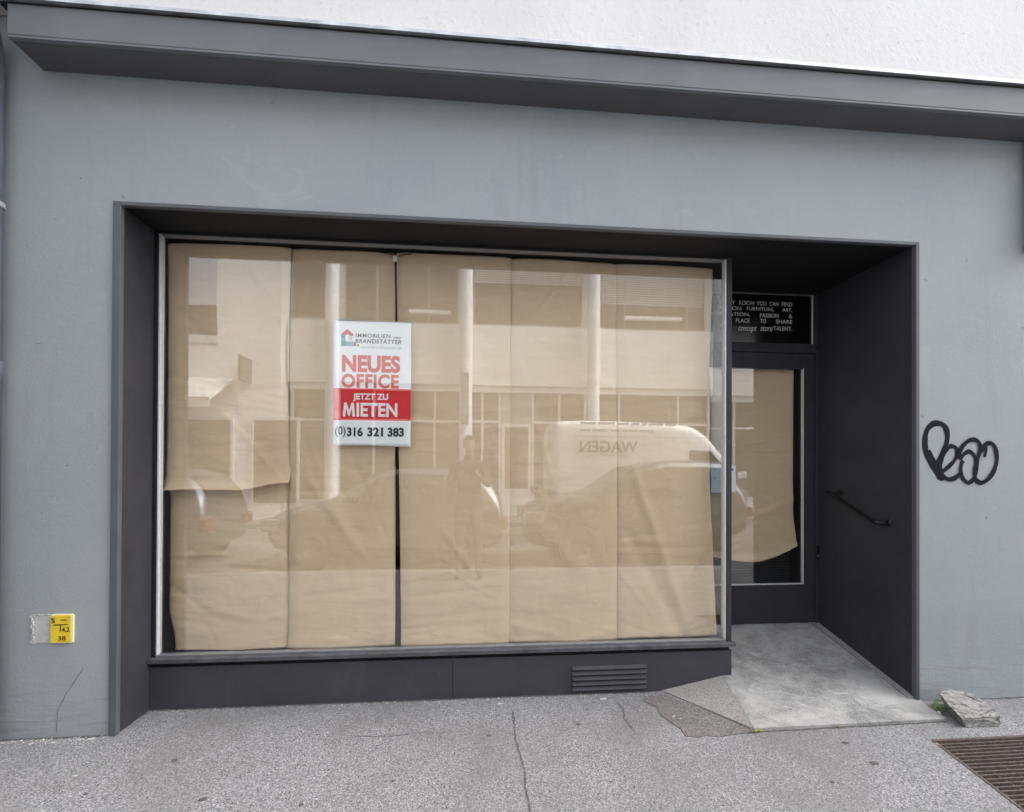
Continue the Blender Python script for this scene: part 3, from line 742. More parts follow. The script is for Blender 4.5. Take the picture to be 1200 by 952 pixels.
# graffiti: looping marker strokes
def smooth_path(pts, n=10, closed=False):
    P = [Vector((a, b)) for a, b in pts]; out = []
    m = len(P)
    for i in range(m if closed else m-1):
        g_ = lambda k: P[k % m] if closed else P[max(0, min(m-1, k))]
        p0, p1, p2, p3 = g_(i-1), g_(i), g_(i+1), g_(i+2)
        for k in range(n):
            t = k/n
            out.append(.5*((2*p1)+(-p0+p2)*t+(2*p0-5*p1+4*p2-p3)*t*t+(-p0+3*p1-3*p2+p3)*t**3))
    if not closed: out.append(P[-1])
    return out
GX0, GX1, GZ0, GZ1 = 2.880, 3.413, 1.378, 1.790
gx = lambda a: GX0+(a-172)/(955-172)*(GX1-GX0)
gz = lambda b: GZ1-(b-142)/(742-142)*(GZ1-GZ0)
def stroke(mb, pts, wpx, y, closed=False):
    P = smooth_path([(gx(a), gz(b)) for a, b in pts], 8, closed); vs = []; fs = []
    w_ = 1.22*wpx/(955-172)*(GX1-GX0)/2; n = len(P)
    for i, p in enumerate(P):
        q_ = P[(i+1) % n] if closed else P[min(i+1, n-1)]; o_ = P[i-1] if (closed or i) else P[0]
        d = (q_-o_).normalized(); nn = Vector((-d.y, d.x)); ww = w_*(1+.12*math.sin(i*.35)+.10*noise.noise(Vector((i*.4, y*9000, 0))))
        yi = y-i*.000005
        vs += [(p.x-nn.x*ww, yi, p.y-nn.y*ww), (p.x+nn.x*ww, yi, p.y+nn.y*ww)]
        if i: fs.append((2*i-2, 2*i, 2*i+1, 2*i-1))
    if closed: fs.append((2*n-2, 0, 1, 2*n-1))
    mb.add(vs, fs)
gr = MB()
stroke(gr, [(225, 425), (300, 560), (375, 680), (330, 640), (230, 500), (197, 380), (210, 250), (270, 180), (340, 170), (400, 200), (425, 270), (415, 360), (370, 470), (310, 555)], 44, -.0010)
stroke(gr, [(310, 560), (335, 640), (350, 690)], 50, -.0018)
stroke(gr, [(440, 385), (480, 382), (515, 400), (525, 450), (500, 510), (440, 570), (370, 615), (350, 560), (380, 470), (430, 400), (440, 385)], 32, -.0022)
stroke(gr, [(350, 590), (370, 650), (430, 690), (500, 680), (550, 640)], 36, -.0029)
stroke(gr, [(540, 430), (555, 490), (600, 450), (650, 430), (700, 465), (725, 540), (715, 640), (690, 690), (640, 722), (590, 690), (560, 620), (570, 540), (590, 515)], 32, -.0033)
stroke(gr, [(545, 440), (580, 380), (640, 330), (700, 318), (745, 340), (765, 400), (745, 470), (725, 540), (705, 620), (715, 690), (770, 722), (840, 690), (900, 620), (935, 520), (930, 430), (900, 365), (850, 348), (800, 380), (770, 430)], 34, -.0040)
stroke(gr, [(820, 380), (818, 430), (808, 480)], 26, -.0048)
tag(gr.build('graffiti', M_SPRAY, fix=False), 'black looping spray paint tag on the grey wall right of the doorway', 'graffiti')

# handrail on the right side of the recess
hr = thing('handrail', (2.76, .4, 1.2), 'short black bent steel handrail on the dark side wall by the door', 'handrail')
HX = XR-.022
a0 = Vector((HX-.062, .600, 1.285)); a1 = Vector((HX-.062, .235, 1.113))
P = [(HX-.002, .570, 1.298), (HX-.035, .575, 1.300), (HX-.055, .592, 1.293), (HX-.064, .63, 1.293), (HX-.064, .60, 1.285), (HX-.064, .5, 1.233)]
rail = smooth_path([(0, 0), (1, 1)], 2)
pts3 = [Vector((HX-.066, .655, 1.305)), Vector((HX-.066, .60, 1.280)), Vector((HX-.066, .45, 1.210)), Vector((HX-.066, .30, 1.140)), Vector((HX-.066, .255, 1.124)), Vector((HX-.060, .225, 1.116)), Vector((HX-.045, .205, 1.113)), Vector((HX-.02, .198, 1.112)), Vector((HX-.001, .196, 1.112))]
MB().tube(pts3, .0145, 14).build('rail', M_HAND, hr, smooth=True)
MB().tube([(HX-.066, .625, 1.292), (HX-.04, .615, 1.300), (HX-.001, .600, 1.310)], .011, 12).build('bracket', M_HAND, hr, smooth=True)
for (yy_, zz_) in ((.600, 1.310), (.196, 1.112)):
    MB().lathe([(0, -.012), (.016, -.012), (.024, -.006), (.026, -.0005)], (HX, yy_, zz_), 'x', 20).build('wall_flange', M_HAND, hr, smooth=True)

# downpipe at the far left, pipe stub at the far right
dp = thing('downpipe', (-2.52, -.08, 0), 'dark grey rain downpipe at the left edge of the facade', 'downpipe')
MB().tube([(-2.515, -.075, .02), (-2.515, -.075, 3.60), (-2.51, -.10, 3.72), (-2.47, -.18, 3.80), (-2.47, -.2, 3.86)], .056, 20).build('pipe', M_PIPE, dp, smooth=True)
q = MB(); q.lathe([(.058, 0), (.063, .002), (.063, .028), (.058, .03)], (-2.515, -.075, 2.83), 'z', 24); q.box(-2.52, -2.51, -.075, 0, 2.835, 2.855)
q.build('bracket', M_ZINC, dp)
q = MB(); q.lathe([(.058, 0), (.061, .002), (.061, .12), (.058, .122)], (-2.515, -.075, 1.9), 'z', 24); q.build('pipe_collar', M_PIPE, dp, smooth=True)
cd = thing('hanging_pipe', (3.65, -.06, 2.9), 'short blue grey pipe stub hanging under the cornice at the right edge', 'pipe')
MB().tube([(3.628, -.055, 2.93), (3.628, -.055, 3.617)], .05, 20, cap=False).build('pipe', M_WALL, cd, smooth=True)
MB().lathe([(.043, .02), (.043, 0), (.058, -.002), (.06, .018), (.052, .024)], (3.628, -.055, 2.905), 'z', 24).build('pipe_socket', simple('black socket ring', (.03, .03, .035), .4), cd, smooth=True)

# ================================================================== STONE, WEEDS, GRATE, GRIT
def rock(name, pts_low, pts_top, mat, seed):
    n = len(pts_low); bm = bmesh.new()
    a = [bm.verts.new(p) for p in pts_low]; b = [bm.verts.new(p) for p in pts_top]
    bm.faces.new(a[::-1]); bm.faces.new(b)
    for i in range(n): bm.faces.new((a[i], a[(i+1) % n], b[(i+1) % n], b[i]))
    bmesh.ops.triangulate(bm, faces=bm.faces[:])
    for _ in range(4): bmesh.ops.subdivide_edges(bm, edges=[e for e in bm.edges if e.calc_length() > .008], cuts=1)
    bm.normal_update()
    for vtx in bm.verts:
        nrm = Vector(vtx.normal); p = vtx.co
        side = 1-abs(nrm.z)
        lay = math.sin(p.z*260+noise.noise(p*22)*4)*.0035*side
        d = noise.noise(p*18+Vector((seed, 0, 0)))*.008 + noise.noise(p*55)*.0035 + noise.noise(p*150)*.0012 + lay
        vtx.co += nrm*d
    me = bpy.data.meshes.new(name); bm.to_mesh(me); bm.free(); me.materials.append(mat)
    return link(name, me)
low = [(2.93,-.10,0),(2.87,-.20,0),(2.83,-.31,0),(3.03,-.325,0),(3.10,-.20,0),(3.10,-.10,0),(3.0,-.05,0)]
top = [(2.905,-.085,.092),(2.84,-.20,.078),(2.80,-.315,.056),(3.035,-.318,.060),(3.085,-.21,.078),(3.105,-.115,.094),(3.0,-.05,.10)]
tag(rock('loose_stone', low, top, M_STONE, 3), 'pale flat slab of broken stone lying by the wall beside the ramp', 'stone')

def weed(loc, label, kind, seed, n=16, h=.06, spread=.05, mats=None):
    rnd = random.Random(seed); t = thing('weed', loc, label, 'weed')
    q = MB()
    for i in range(n):
        a = rnd.uniform(0, 2*math.pi); l = h*rnd.uniform(.5, 1.1); sp2 = spread*rnd.uniform(.3, 1); wd = rnd.uniform(.002, .0035)
        bx, by_ = rnd.uniform(-1, 1)*spread*.35, rnd.uniform(-1, 1)*spread*.15
        P = []
        for k_ in range(4):
            f = k_/3; P.append((loc[0]+bx+math.cos(a)*sp2*f**1.5, loc[1]+by_+math.sin(a)*sp2*f**1.5*.8, loc[2]+l*(f-.30*f*f)))
        nx_, ny_ = -math.sin(a), math.cos(a); vs = []; fs = []
        for k_, p in enumerate(P):
            ww = wd*(1-.9*(k_/3)); vs += [(p[0]-nx_*ww, p[1]-ny_*ww, p[2]), (p[0]+nx_*ww, p[1]+ny_*ww, p[2]+.0005)]
            if k_: fs.append((2*k_-2, 2*k_-1, 2*k_+1, 2*k_))
        q.add(vs, fs)
    q.build('grass_blades', mats or M_LEAF2, t, fix=False)
    return t
weed((1.60, -.262, .0), 'dry yellow green grass tuft where the ramp wedge meets the pavement', 'g', 1, 26, .035, .06)
weed((2.105, -.252, .0), 'tiny grass tuft in the crack at the middle of the ramp edge', 'g', 2, 10, .022, .035)
lw = weed((2.845, -.135, .0), 'small leafy green weed growing between the stone and the ramp', 'l', 3, 14, .06, .05, M_LEAF)
rnd = random.Random(8)
for i in range(9):
    a = rnd.uniform(0, 6.28); l = rnd.uniform(.022, .038); c = Vector((2.845+rnd.uniform(-.02, .035), -.135+rnd.uniform(-.03, .03), rnd.uniform(.015, .05)))
    d = Vector((math.cos(a), math.sin(a), rnd.uniform(.1, .8))).normalized(); n_ = d.cross(Vector((0, 0, 1))).normalized()
    q = MB().add([c, c+d*l*.35+n_*l*.33, c+d*l*.8+n_*l*.25, c+d*l, c+d*l*.8-n_*l*.25, c+d*l*.35-n_*l*.33], [(0, 1, 2, 3), (0, 3, 4, 5)])
    q.build('leaf', M_LEAF, lw, fix=False)
tag(rock('snail_shell', [(2.815+.010*math.cos(a), -.165+.010*math.sin(a), .004) for a in (0, 1, 2, 3, 4, 5)], [(2.815+.009*math.cos(a), -.165+.009*math.sin(a), .020) for a in (0, 1, 2, 3, 4, 5)], simple('white pebble', (.75, .76, .68), .6), 2), 'small round white pebble at the foot of the green weed', 'pebble').name = 'pebble'

G = thing('street_grate', (2.9, -.8, 0), 'rusty brown iron floor grate set in the pavement at lower right', 'grate')
lx = lambda y: HX0 - .2486*(HY0-y)
f1 = MB()
f1.prism([(HX0, HY0), (HX1, HY0), (HX1, HY0-.018), (lx(HY0-.018), HY0-.018)], 'z', -.05, .004)
f1.prism([(lx(HY0-.018), HY0-.018), (lx(HY0-.018)+.016, HY0-.018), (lx(HY1)+.016, HY1), (lx(HY1), HY1)], 'z', -.05, .003)
f1.box(HX1-.02, HX1, HY1, HY0-.018, -.05, .003)
f1.build('grate_frame', M_RUST, G)
nb = 0; y = HY0-.036
while y > HY1+.01:
    q = MB(); x0 = lx(y)+.0165
    q.box(x0, HX1-.021, y-.0045, y+.0045, -.035, -.002+random.uniform(-.0012, .0012)); q.build('bar', M_RUST, G); y -= .0285
x = HX0-.18
q = MB()
while x < HX1:
    ya = HY0-.018 if x > HX0 else HY0-(HX0-x+.02)/.2486
    if ya > HY1+.02: q.box(x, x+.005, HY1, ya, -.033, -.009)
    x += .11
q.build('cross_rods', M_RUST, G)
MB().add([(HXB-.05,HY1-.02,-.1395),(HX1,HY1-.02,-.1395),(HX1,HY0,-.1395),(HXB-.05,HY0,-.1395)], [(0,1,2,3)]).build('pit_floor', M_CRACK, G, fix=False)
# grit and paint chips along the wall foot
rnd = random.Random(4); q = MB()
for i in range(420):
    if rnd.random() < .4: x = rnd.uniform(-2.5, -1.95); y = -abs(rnd.gauss(0, .035))-.004
    elif rnd.random() < .6: x = rnd.uniform(-1.9, 1.25); y = .262-abs(rnd.gauss(0, .02))
    elif rnd.random() < .6: x = rnd.uniform(3.0, 3.9); y = -abs(rnd.gauss(0, .035))-.004
    else: x = rnd.uniform(-2.4, 3.5); y = rnd.uniform(-1.0, .2) if x < 1.2 else rnd.uniform(-1., -.3)
    s = rnd.uniform(.0015, .005)*(1.5 if rnd.random() < .08 else 1)
    if x > 2.2 and y < -.35: continue
    P = [(x+s*rnd.uniform(-1, 1), y+s*rnd.uniform(-1, 1), .0005) for _ in range(3)]
    q.add([(x+s, y, .0), (x-s*.6, y+s*.8, .0), (x-s*.7, y-s*.6, .0), (x+rnd.uniform(-.4, .4)*s, y, s*1.1)], [(0, 1, 3), (1, 2, 3), (2, 0, 3)])
tag(q.build('grit', simple('pale grit', (.55, .54, .52), .9, var=.4, scale=60)), 'loose pale grit and paint chips scattered along the foot of the wall', 'grit', kind='stuff')
for i, (x, y, s, al_) in enumerate([(-2.02,-.03,.02,.3),(-2.08,-.035,.016,-.2),(-2.3,-.055,.014,.9),(1.215,-.06,.016,.5),(1.24,-.09,.012,.2),(2.50,-.455,.011,-.9),(-1.85,-.36,.013,0),(.20,.18,.02,0),(.86,.19,.03,0)]):
    q = MB(); c, s2 = math.cos(al_), math.sin(al_)
    s *= .7
    P = [(-1.2, -.35), (-.5, -.5), (.6, -.35), (1.1, .1), (.3, .45), (-.9, .3)]
    q.prism([(x+s*(a*c-b*s2), y+s*(a*s2+b*c)) for a, b in P], 'z', .0005, .005)
    q.build('paint_chip', M_BARE, pav)

# ================================================================== NEIGHBOURS OF THE SHOP (frame edges, bounce and shade)
nb_ = thing('unseen_neighbour', (-6, 0, 0), 'unseen dark grey neighbouring wall, added past the downpipe to shade the facade', 'building')
MB().box(-22, -2.64, -.8, .3, 0, 11.0).build('wall', simple('shading wall render', (.16, .165, .175), .8, bmp=.3), nb_)  # out of view; added, with its depth and dark tone, to shade the left wall
nb2 = thing('unseen_neighbour', (9, 0, 0), 'plain pale neighbouring facade continuing the street to the right', 'building')
MB().box(7.02, 22, -.05, .3, 0, 11.0).build('wall', M_OWHITE, nb2)

# ================================================================== THE STREET REFLECTED IN THE GLASS
OY = -11.36       # column line of the building opposite
OB = thing('opposite_building', (0, OY, 0), 'long pale office block with round white columns, reflected in the shop window', 'building')
def part(name, mat, *b, parent=OB, bevel=0):
    return MB().box(*b).build(name, mat, parent, bevel=bevel)
part('upper_band', M_OWHITE, -5.55, 20, OY-.9, OY-.35, 4.20, 6.10)
part('roof_wall', M_OWHITE, -5.55, 20, OY-.9, OY-.35, 9.1, 10.6)
part('floor_slab', M_OWHITE, -5.55, 20, OY-6, OY-.45, 4.0, 4.19)
part('back_wall', M_OGREY, -5.55, 20, OY-6.2, OY-6.0, 0, 10.5)
part('room_floor', M_OGREY, -5.55, 20, OY-6, OY-.45, 0, .05)
part('plinth', M_OWHITE, -5.55, 20, OY-.75, OY-.55, .0, .50)
cols = [-4.14, -.12, 3.90, 8.06, 12.2, 16.3]
for cxx in cols:
    MB().lathe([(.20, 0), (.20, 10.4)], (cxx, OY, 0), 'z', 28).build('column', M_COLM, OB, smooth=True)
# ground floor glazing: pane, mullions, transoms
def window(x0, x1, z0, z1, y, mull=(), trans=(), f=.07, blind=None, glass=M_OGLASS, fmat=M_OFRAME):
    wn_ = MB(); wn_.box(x0, x0+f, y, y+.08, z0, z1); wn_.box(x1-f, x1, y, y+.08, z0, z1); wn_.box(x0+f, x1-f, y, y+.08, z0, z0+f); wn_.box(x0+f, x1-f, y, y+.08, z1-f, z1)
    for m_ in mull: wn_.box(m_-f/2, m_+f/2, y, y+.075, z0+f, z1-f)
    for t_ in trans: wn_.box(x0+f, x1-f, y, y+.070, t_-f/2, t_+f/2)
    w_ = wn_.build('window', fmat, OB)
    MB().box(x0+f*.5, x1-f*.5, y+.02, y+.035, z0+f*.5, z1-f*.5).build('pane', glass, w_)
    if blind:
        bz, s_ = blind; q_ = MB(); z_ = z1-f
        while z_ > bz: q_.box(x0+f*.7, x1-f*.7, y+.045, y+.058, z_-s_*.62, z_); z_ -= s_
        q_.build('blind', M_BLIND, w_)
    return w_
gy = OY-.60
for (a, b, mm) in [(-5.5, -4.2, ()), (-4.1, -.25, (-3.0, -1.1)), (-.2, 1.0, (.4,)), (2.0, 3.8, (2.9,)), (3.95, 8.0, (4.9, 6.9)), (8.1, 12.1, (9.5, 10.9)), (12.2, 20, (14, 16, 18))]:
    window(a, b, .5, 4.18, gy, mm, (3.05,), .075)
dd = MB(); dd.box(1.02, 1.12, gy, gy+.1, .05, 3.0); dd.box(1.88, 1.98, gy, gy+.1, .05, 3.0); dd.box(1.12, 1.88, gy, gy+.1, 2.9, 3.0); dd.box(1.12, 1.88, gy, gy+.1, .05, .9)
dd_ = dd.build('door', M_OFRAME, OB); MB().box(1.12, 1.88, gy+.03, gy+.05, .9, 2.9).build('pane', M_OGLASS, dd_)
part('over_door_panel', M_OGREY, 1.02, 1.98, gy, gy+.06, 3.01, 4.18)
# upper floor windows
uy = OY-.5
window(-5.5, -4.35, 6.12, 9.0, uy, (), (), .06, fmat=M_OGREY)
window(-3.9, -.35, 6.12, 9.0, uy, (-2.9, -1.3), (), .05, fmat=M_OGREY)
window(.1, 3.65, 6.12, 9.0, uy, (), (), .05, blind=(7.5, .07), fmat=M_OGREY)
window(4.15, 7.8, 6.12, 9.0, uy, (5.05, 7.15), (), .05, blind=(7.0, .075), fmat=M_OGREY)
window(8.3, 12.0, 6.12, 9.0, uy, (10.1,), (6.7,), .05, blind=(7.0, .075))
part('ledge', M_OWHITE, 5.0, 6.9, uy+.09, uy+.25, 6.42, 6.52)
part('ledge', M_OWHITE, -1.9, -.6, uy+.09, uy+.25, 6.40, 6.50)
# little white projecting block and its window, left of the columns
LB = thing('corner_house', (-8, OY, 0), 'plain white corner house with an awning, reflected at the left of the window', 'building')
MB().box(-18, -5.62, OY-6, OY+.0, 0, 10.6).build('wall', M_OWHITE, LB)
wq = MB(); wq.box(-9.3, -7.40, OY+.002, OY+.05, 5.2, 5.42); wq.box(-9.3, -7.43, OY+.002, OY+.03, 6.32, 6.36); wq_ = wq.build('window', M_OFRAME, LB)
MB().box(-9.3, -7.43, OY+.002, OY+.012, 5.43, 6.31).build('pane', M_OGLASS, wq_)
MB().box(-9.3, -7.43, OY+.002, OY+.02, 6.37, 7.05).build('sky_reflection', M_SKYREFL, wq_); MB().box(-9.3, -7.43, OY+.002, OY+.02, 7.08, 8.4).build('sky_reflection', M_SKYREFL, wq_)  # upper panes: sky reflection painted as pale sheets
for a in (-8.35, -6.45):
    q = MB(); q.box(a, a+1.4, OY+.002, OY+.06, 2.95, 3.05); q.box(a, a+.08, OY+.002, OY+.06, .5, 2.95); q.box(a+1.32, a+1.4, OY+.002, OY+.06, .5, 2.95)
    w_ = q.build('window', M_OFRAME, LB); MB().box(a+.08, a+1.32, OY+.002, OY+.02, .5, 2.95).build('pane', M_OGLASS, w_)
aw = thing('awning', (-8.4, OY, 3.5), 'cream shop awning on the white corner house, reflected at far left', 'awning')
MB().prism([(OY+.01, 4.10), (OY+1.35, 3.35), (OY+1.37, 3.42), (OY+.01, 4.18)], 'x', -9.8, -6.95).build('cloth', M_AWN, aw)
MB().box(-9.8, -6.95, OY+1.34, OY+1.36, 3.14, 3.36).build('valance', M_AWN, aw)
ps = thing('projecting_sign', (-6.6, OY+.4, 4.2), 'small brown projecting shop sign on the white corner house', 'sign')
MB().box(-6.50, -6.42, OY+.05, OY+.75, 4.02, 4.72).build('sign_board', M_SIGNB, ps, bevel=.01)
MB().box(-6.50, -6.42, OY+.0, OY+.05, 4.3, 4.4).build('bracket', M_ALU, ps)
po = thing('lamp_box', (-.12, OY+.2, 3.4), 'grey narrow box fixed to the front of the second column', 'box')
MB().box(-.26, -.02, OY+.19, OY+.30, 2.9, 4.45).build('housing', simple('grey housing', (.22, .22, .23), .5), po, bevel=.02)
MB().box(-.22, -.06, OY+.301, OY+.31, 3.0, 4.3).build('cover', M_OGREY, po)

# ------------------------------------------------------------------ vehicles
def make_car(label, X, Y, L, st, wheels, wr, paint, direction=1, name='parked_car', cat='car', W_=.88, zg=-.14, windows=(), scr=None, rear=None, lamps=(.35, .7), group='cars parked along the kerb'):
    """local x: 0 at the front bumper .. L at the rear; Y = flank next to the shop."""
    c = thing(name, (X, Y-W_, zg), label, cat, group)
    tx = lambda x: X + direction*x
    yc = Y-W_
    # body loft
    rings = []
    for (x, zb, zm, zt, wb, wm, wt) in st:
        half = [(wb*.75, zb), (wb, zb+.10), (wm, (zb+zm)/2+.05), (wm*.985, zm), (wt, zt-.05), (wt*.82, zt), (0, zt+.015)]
        ring = [(tx(x), yc+a*W_, zg+z) for a, z in half] + [(tx(x), yc-a*W_, zg+z) for a, z in half[-2::-1]]
        rings.append(ring)
    n = len(rings[0]); vs = [p for r_ in rings for p in r_]; fs = []
    for i in range(len(rings)-1):
        for k_ in range(n): fs.append((i*n+k_, i*n+(k_+1) % n, (i+1)*n+(k_+1) % n, (i+1)*n+k_))
    fs += [tuple(range(n)), tuple(range((len(rings)-1)*n, len(rings)*n))[::-1]]
    o = MB().add(vs, fs).build('body', paint, c, smooth=True)
    md = o.modifiers.new('sub', 'SUBSURF'); md.levels = 1; md.render_levels = 2
    def side(xa, za, s_):
        # point on the flank between belt and roof
        for i in range(len(st)-1):
            if st[i][0] <= xa <= st[i+1][0]:
                t = (xa-st[i][0])/(st[i+1][0]-st[i][0]); A = [st[i][k_]*(1-t)+st[i+1][k_]*t for k_ in range(7)]; break
        zm, zt, wm, wt = A[2], A[3]-.05, A[5]*.985, A[6]
        u = max(0, min(1, (za-zm)/(zt-zm))) if zt > zm else 0
        return (tx(xa), yc+s_*W_*((wm*(1-u)+wt*u)+.012), zg+za)
    for s_ in (1, -1):
        for quad in windows:
            P = [side(a, b, s_) for a, b in quad]
            cen = Vector((0, 0, 0))
            m_ = MB(); k2 = len(P); Q = [(p[0], p[1]-s_*.02, p[2]) for p in P]
            m_.add(P+Q, [tuple(range(k2)), tuple(range(2*k2-1, k2-1, -1))]+[(i, (i+1) % k2, (i+1) % k2+k2, i+k2) for i in range(k2)])
            m_.build('side_window', M_CGLASS, c)
        for wx in wheels:
            y0 = yc+s_*(W_-.10)
            MB().lathe([(wr*1.13, 0), (wr*1.13, s_*.105), (wr*1.02, s_*.108), (wr, s_*.02)], (tx(wx), y0, zg+wr), 'y', 24).build('wheel_arch', M_BLACK, c)
            wq2 = MB().lathe([(wr*.62, s_*.085), (wr*.66, s_*.10), (wr*.93, s_*.105), (wr, s_*.08), (wr, -s_*.10), (wr*.6, -s_*.1)], (tx(wx), y0, zg+wr), 'y', 28).build('wheel', M_TYRE, c, smooth=True)
            rm_ = MB(); rm_.lathe([(wr*.62, s_*.085), (wr*.58, s_*.06), (wr*.55, s_*.05)], (tx(wx), y0, zg+wr), 'y', 24)
            rm_.lathe([(0, s_*.088), (wr*.14, s_*.085), (wr*.15, s_*.06)], (tx(wx), y0, zg+wr), 'y', 16)
            for k_ in range(5):
                a = 2*math.pi*k_/5+.3; ca, sa = math.cos(a), math.sin(a); h = wr*.07
                pts_ = [(-h, wr*.1), (h, wr*.1), (h*.8, wr*.6), (-h*.8, wr*.6)]
                P = [(tx(wx)+p*ca-r_*sa, y0+s_*.08, zg+wr+p*sa+r_*ca) for p, r_ in pts_]; Q = [(p[0], p[1]-s_*.03, p[2]) for p in P]
                rm_.add(P+Q, [(0,1,2,3),(7,6,5,4),(0,4,5,1),(1,5,6,2),(2,6,7,3),(3,7,4,0)])
            rm_.build('rim', M_RIM, wq2)
    # screens
    def screen(pts, nm):
        P = [(tx(a), yc+b*W_, zg+z) for a, b, z in pts]; Q = [(tx(a+(.02 if nm == 'windscreen' else -.02)), yc+b*W_, zg+z-.012) for a, b, z in pts]
        k2 = len(P)
        MB().add(P+Q, [tuple(range(k2)), tuple(range(2*k2-1, k2-1, -1))]+[(i, (i+1) % k2, (i+1) % k2+k2, i+k2) for i in range(k2)]).build(nm, M_CGLASS, c)
    if scr: screen(scr, 'windscreen')
    if rear: screen(rear, 'rear_window')
    zl0, zl1 = lamps
    for s_ in (1, -1):
        def lamp(xf, nm, mat, dx):
            a_, b_ = st[0] if xf == 0 else st[-1], None
            m_ = MB(); y1 = yc+s_*W_*.94; y2 = yc+s_*W_*.58
            x1_, x2_ = tx(xf-dx*.03), tx(xf+dx*.28)
            m_.box(min(x1_, x2_), max(x1_, x2_), min(y1, y2), max(y1, y2), zg+zl0, zg+zl1)
            o_ = m_.build(nm, mat, c, bevel=.03)
        lamp(0, 'headlight', M_LAMP, 1); lamp(L, 'tail_light', M_TAIL, -1)
        m_ = MB(); mx_ = st[[i for i, s3 in enumerate(st) if s3[3]-s3[2] > .2][0]][0]+.15
        zmr = st[len(st)//2][2]+.10
        m_.box(min(tx(mx_), tx(mx_+.14)), max(tx(mx_), tx(mx_+.14)), min(yc+s_*W_*.98, yc+s_*(W_*.98+.2)), max(yc+s_*W_*.98, yc+s_*(W_*.98+.2)), zg+zmr-.07, zg+zmr+.09)
        m_.build('wing_mirror', paint, c, bevel=.03)
    # roof rails / sill trim
    MB().box(min(tx(wheels[0]+wr*1.2), tx(wheels[1]-wr*1.2)), max(tx(wheels[0]+wr*1.2), tx(wheels[1]-wr*1.2)), yc-W_*.97, yc+W_*.97, zg+.20, zg+.30).build('sill_trim', M_BLACK, c, bevel=.02)
    return c
# (x, z bottom, z belt, z top, width factors)
suv = [(0, .38, .62, .82, .72, .80, .74), (.12, .28, .80, 1.02, .90, .95, .88), (.7, .24, .95, 1.16, .97, 1, .90), (1.15, .24, 1.02, 1.22, .98, 1, .88), (1.35, .24, 1.08, 1.34, .98, 1, .82),
       (1.95, .24, 1.12, 1.72, .98, 1, .76), (2.5, .24, 1.13, 1.82, .98, 1, .76), (3.5, .24, 1.15, 1.80, .98, 1, .75), (4.1, .26, 1.17, 1.72, .98, 1, .72), (4.45, .30, 1.15, 1.45, .95, .97, .70), (4.6, .42, .95, 1.10, .88, .90, .70)]
make_car('black sport utility car parked in front of the white van, reflected at right', .98, -4.42, 4.6, suv, (.9, 3.65), .35, M_CARBLK,
         windows=[[(1.55, 1.14), (1.98, 1.60), (2.5, 1.68), (2.5, 1.14)], [(2.58, 1.14), (2.58, 1.68), (3.4, 1.67), (3.4, 1.15)], [(3.48, 1.17), (3.48, 1.66), (3.95, 1.58), (4.2, 1.22)]],
         scr=[(1.36, -.74, 1.31), (1.36, .74, 1.31), (1.92, .68, 1.70), (1.92, -.68, 1.70)], rear=[(4.50, -.66, 1.32), (4.50, .66, 1.32), (4.16, .64, 1.66), (4.16, -.64, 1.66)], lamps=(.72, .92))
hat = [(0, .36, .55, .74, .70, .80, .72), (.12, .26, .74, .92, .90, .95, .86), (.6, .22, .88, 1.02, .97, 1, .88), (.95, .22, .94, 1.10, .98, 1, .86), (1.15, .22, .97, 1.22, .98, 1, .80),
       (1.75, .22, 1.0, 1.58, .98, 1, .74), (2.2, .22, 1.0, 1.66, .98, 1, .74), (3.0, .22, 1.02, 1.66, .98, 1, .74), (3.5, .24, 1.04, 1.56, .97, 1, .72), (3.76, .30, 1.02, 1.30, .94, .96, .72), (3.86, .40, .85, 1.02, .88, .92, .72)]
hw = [[(1.35, 1.02), (1.76, 1.46), (2.1, 1.54), (2.1, 1.02)], [(2.18, 1.02), (2.18, 1.54), (2.85, 1.54), (2.85, 1.04)], [(2.93, 1.05), (2.93, 1.53), (3.3, 1.48), (3.5, 1.12)]]
hs_ = [(1.18, -.72, 1.20), (1.18, .72, 1.20), (1.72, .66, 1.56), (1.72, -.66, 1.56)]; hr_ = [(3.80, -.66, 1.20), (3.80, .66, 1.20), (3.54, .62, 1.52), (3.54, -.62, 1.52)]
make_car('dark grey hatchback parked behind the photographer, reflected at the centre', -3.28, -4.42, 3.86, hat, (.75, 3.1), .31, M_CARGRY, windows=hw, scr=hs_, rear=hr_, lamps=(.62, .82))
make_car('dark blue hatchback parked furthest left, reflected under the corner house', -8.0, -4.40, 3.86, hat, (.75, 3.1), .31, M_CARBLU, windows=hw, scr=hs_, rear=hr_, lamps=(.62, .82))
vanst = [(0, .42, .75, 1.00, .80, .86, .80), (.12, .30, .95, 1.20, .92, .96, .88), (.75, .26, 1.20, 1.45, .97, 1, .86), (1.5, .26, 1.40, 2.45, .98, 1, .86), (1.95, .26, 1.42, 2.72, .98, 1, .93),
         (3.0, .26, 1.45, 2.76, .98, 1, .95), (4.85, .26, 1.45, 2.76, .98, 1, .95), (5.06, .27, 1.45, 2.74, .98, 1, .94), (5.12, .30, 1.45, 2.66, .97, .98, .92)]
vn = make_car('white high roofed delivery van with grey lettering on its side, reflected at right', 7.0, -6.90, 5.12, vanst, (.95, 4.0), .35, M_VANW, direction=-1, name='delivery_van', cat='van', W_=1.0,
         windows=[[(.95, 1.42), (1.52, 2.08), (2.05, 2.10), (2.05, 1.44)]], scr=[(.80, -.80, 1.50), (.80, .80, 1.50), (1.46, .74, 2.36), (1.46, -.74, 2.36)], lamps=(.85, 1.15), group='vehicles on the far lane')
vy = -6.90+.018
lt = MB(); text_mb('WAGEN', 3.72, 2.42, 1.88, 2.14, vy, .02, 0, lt, flip=True); lt.build('lettering', M_INK, vn, fix=False)
lt = MB(); rnd = random.Random(6)
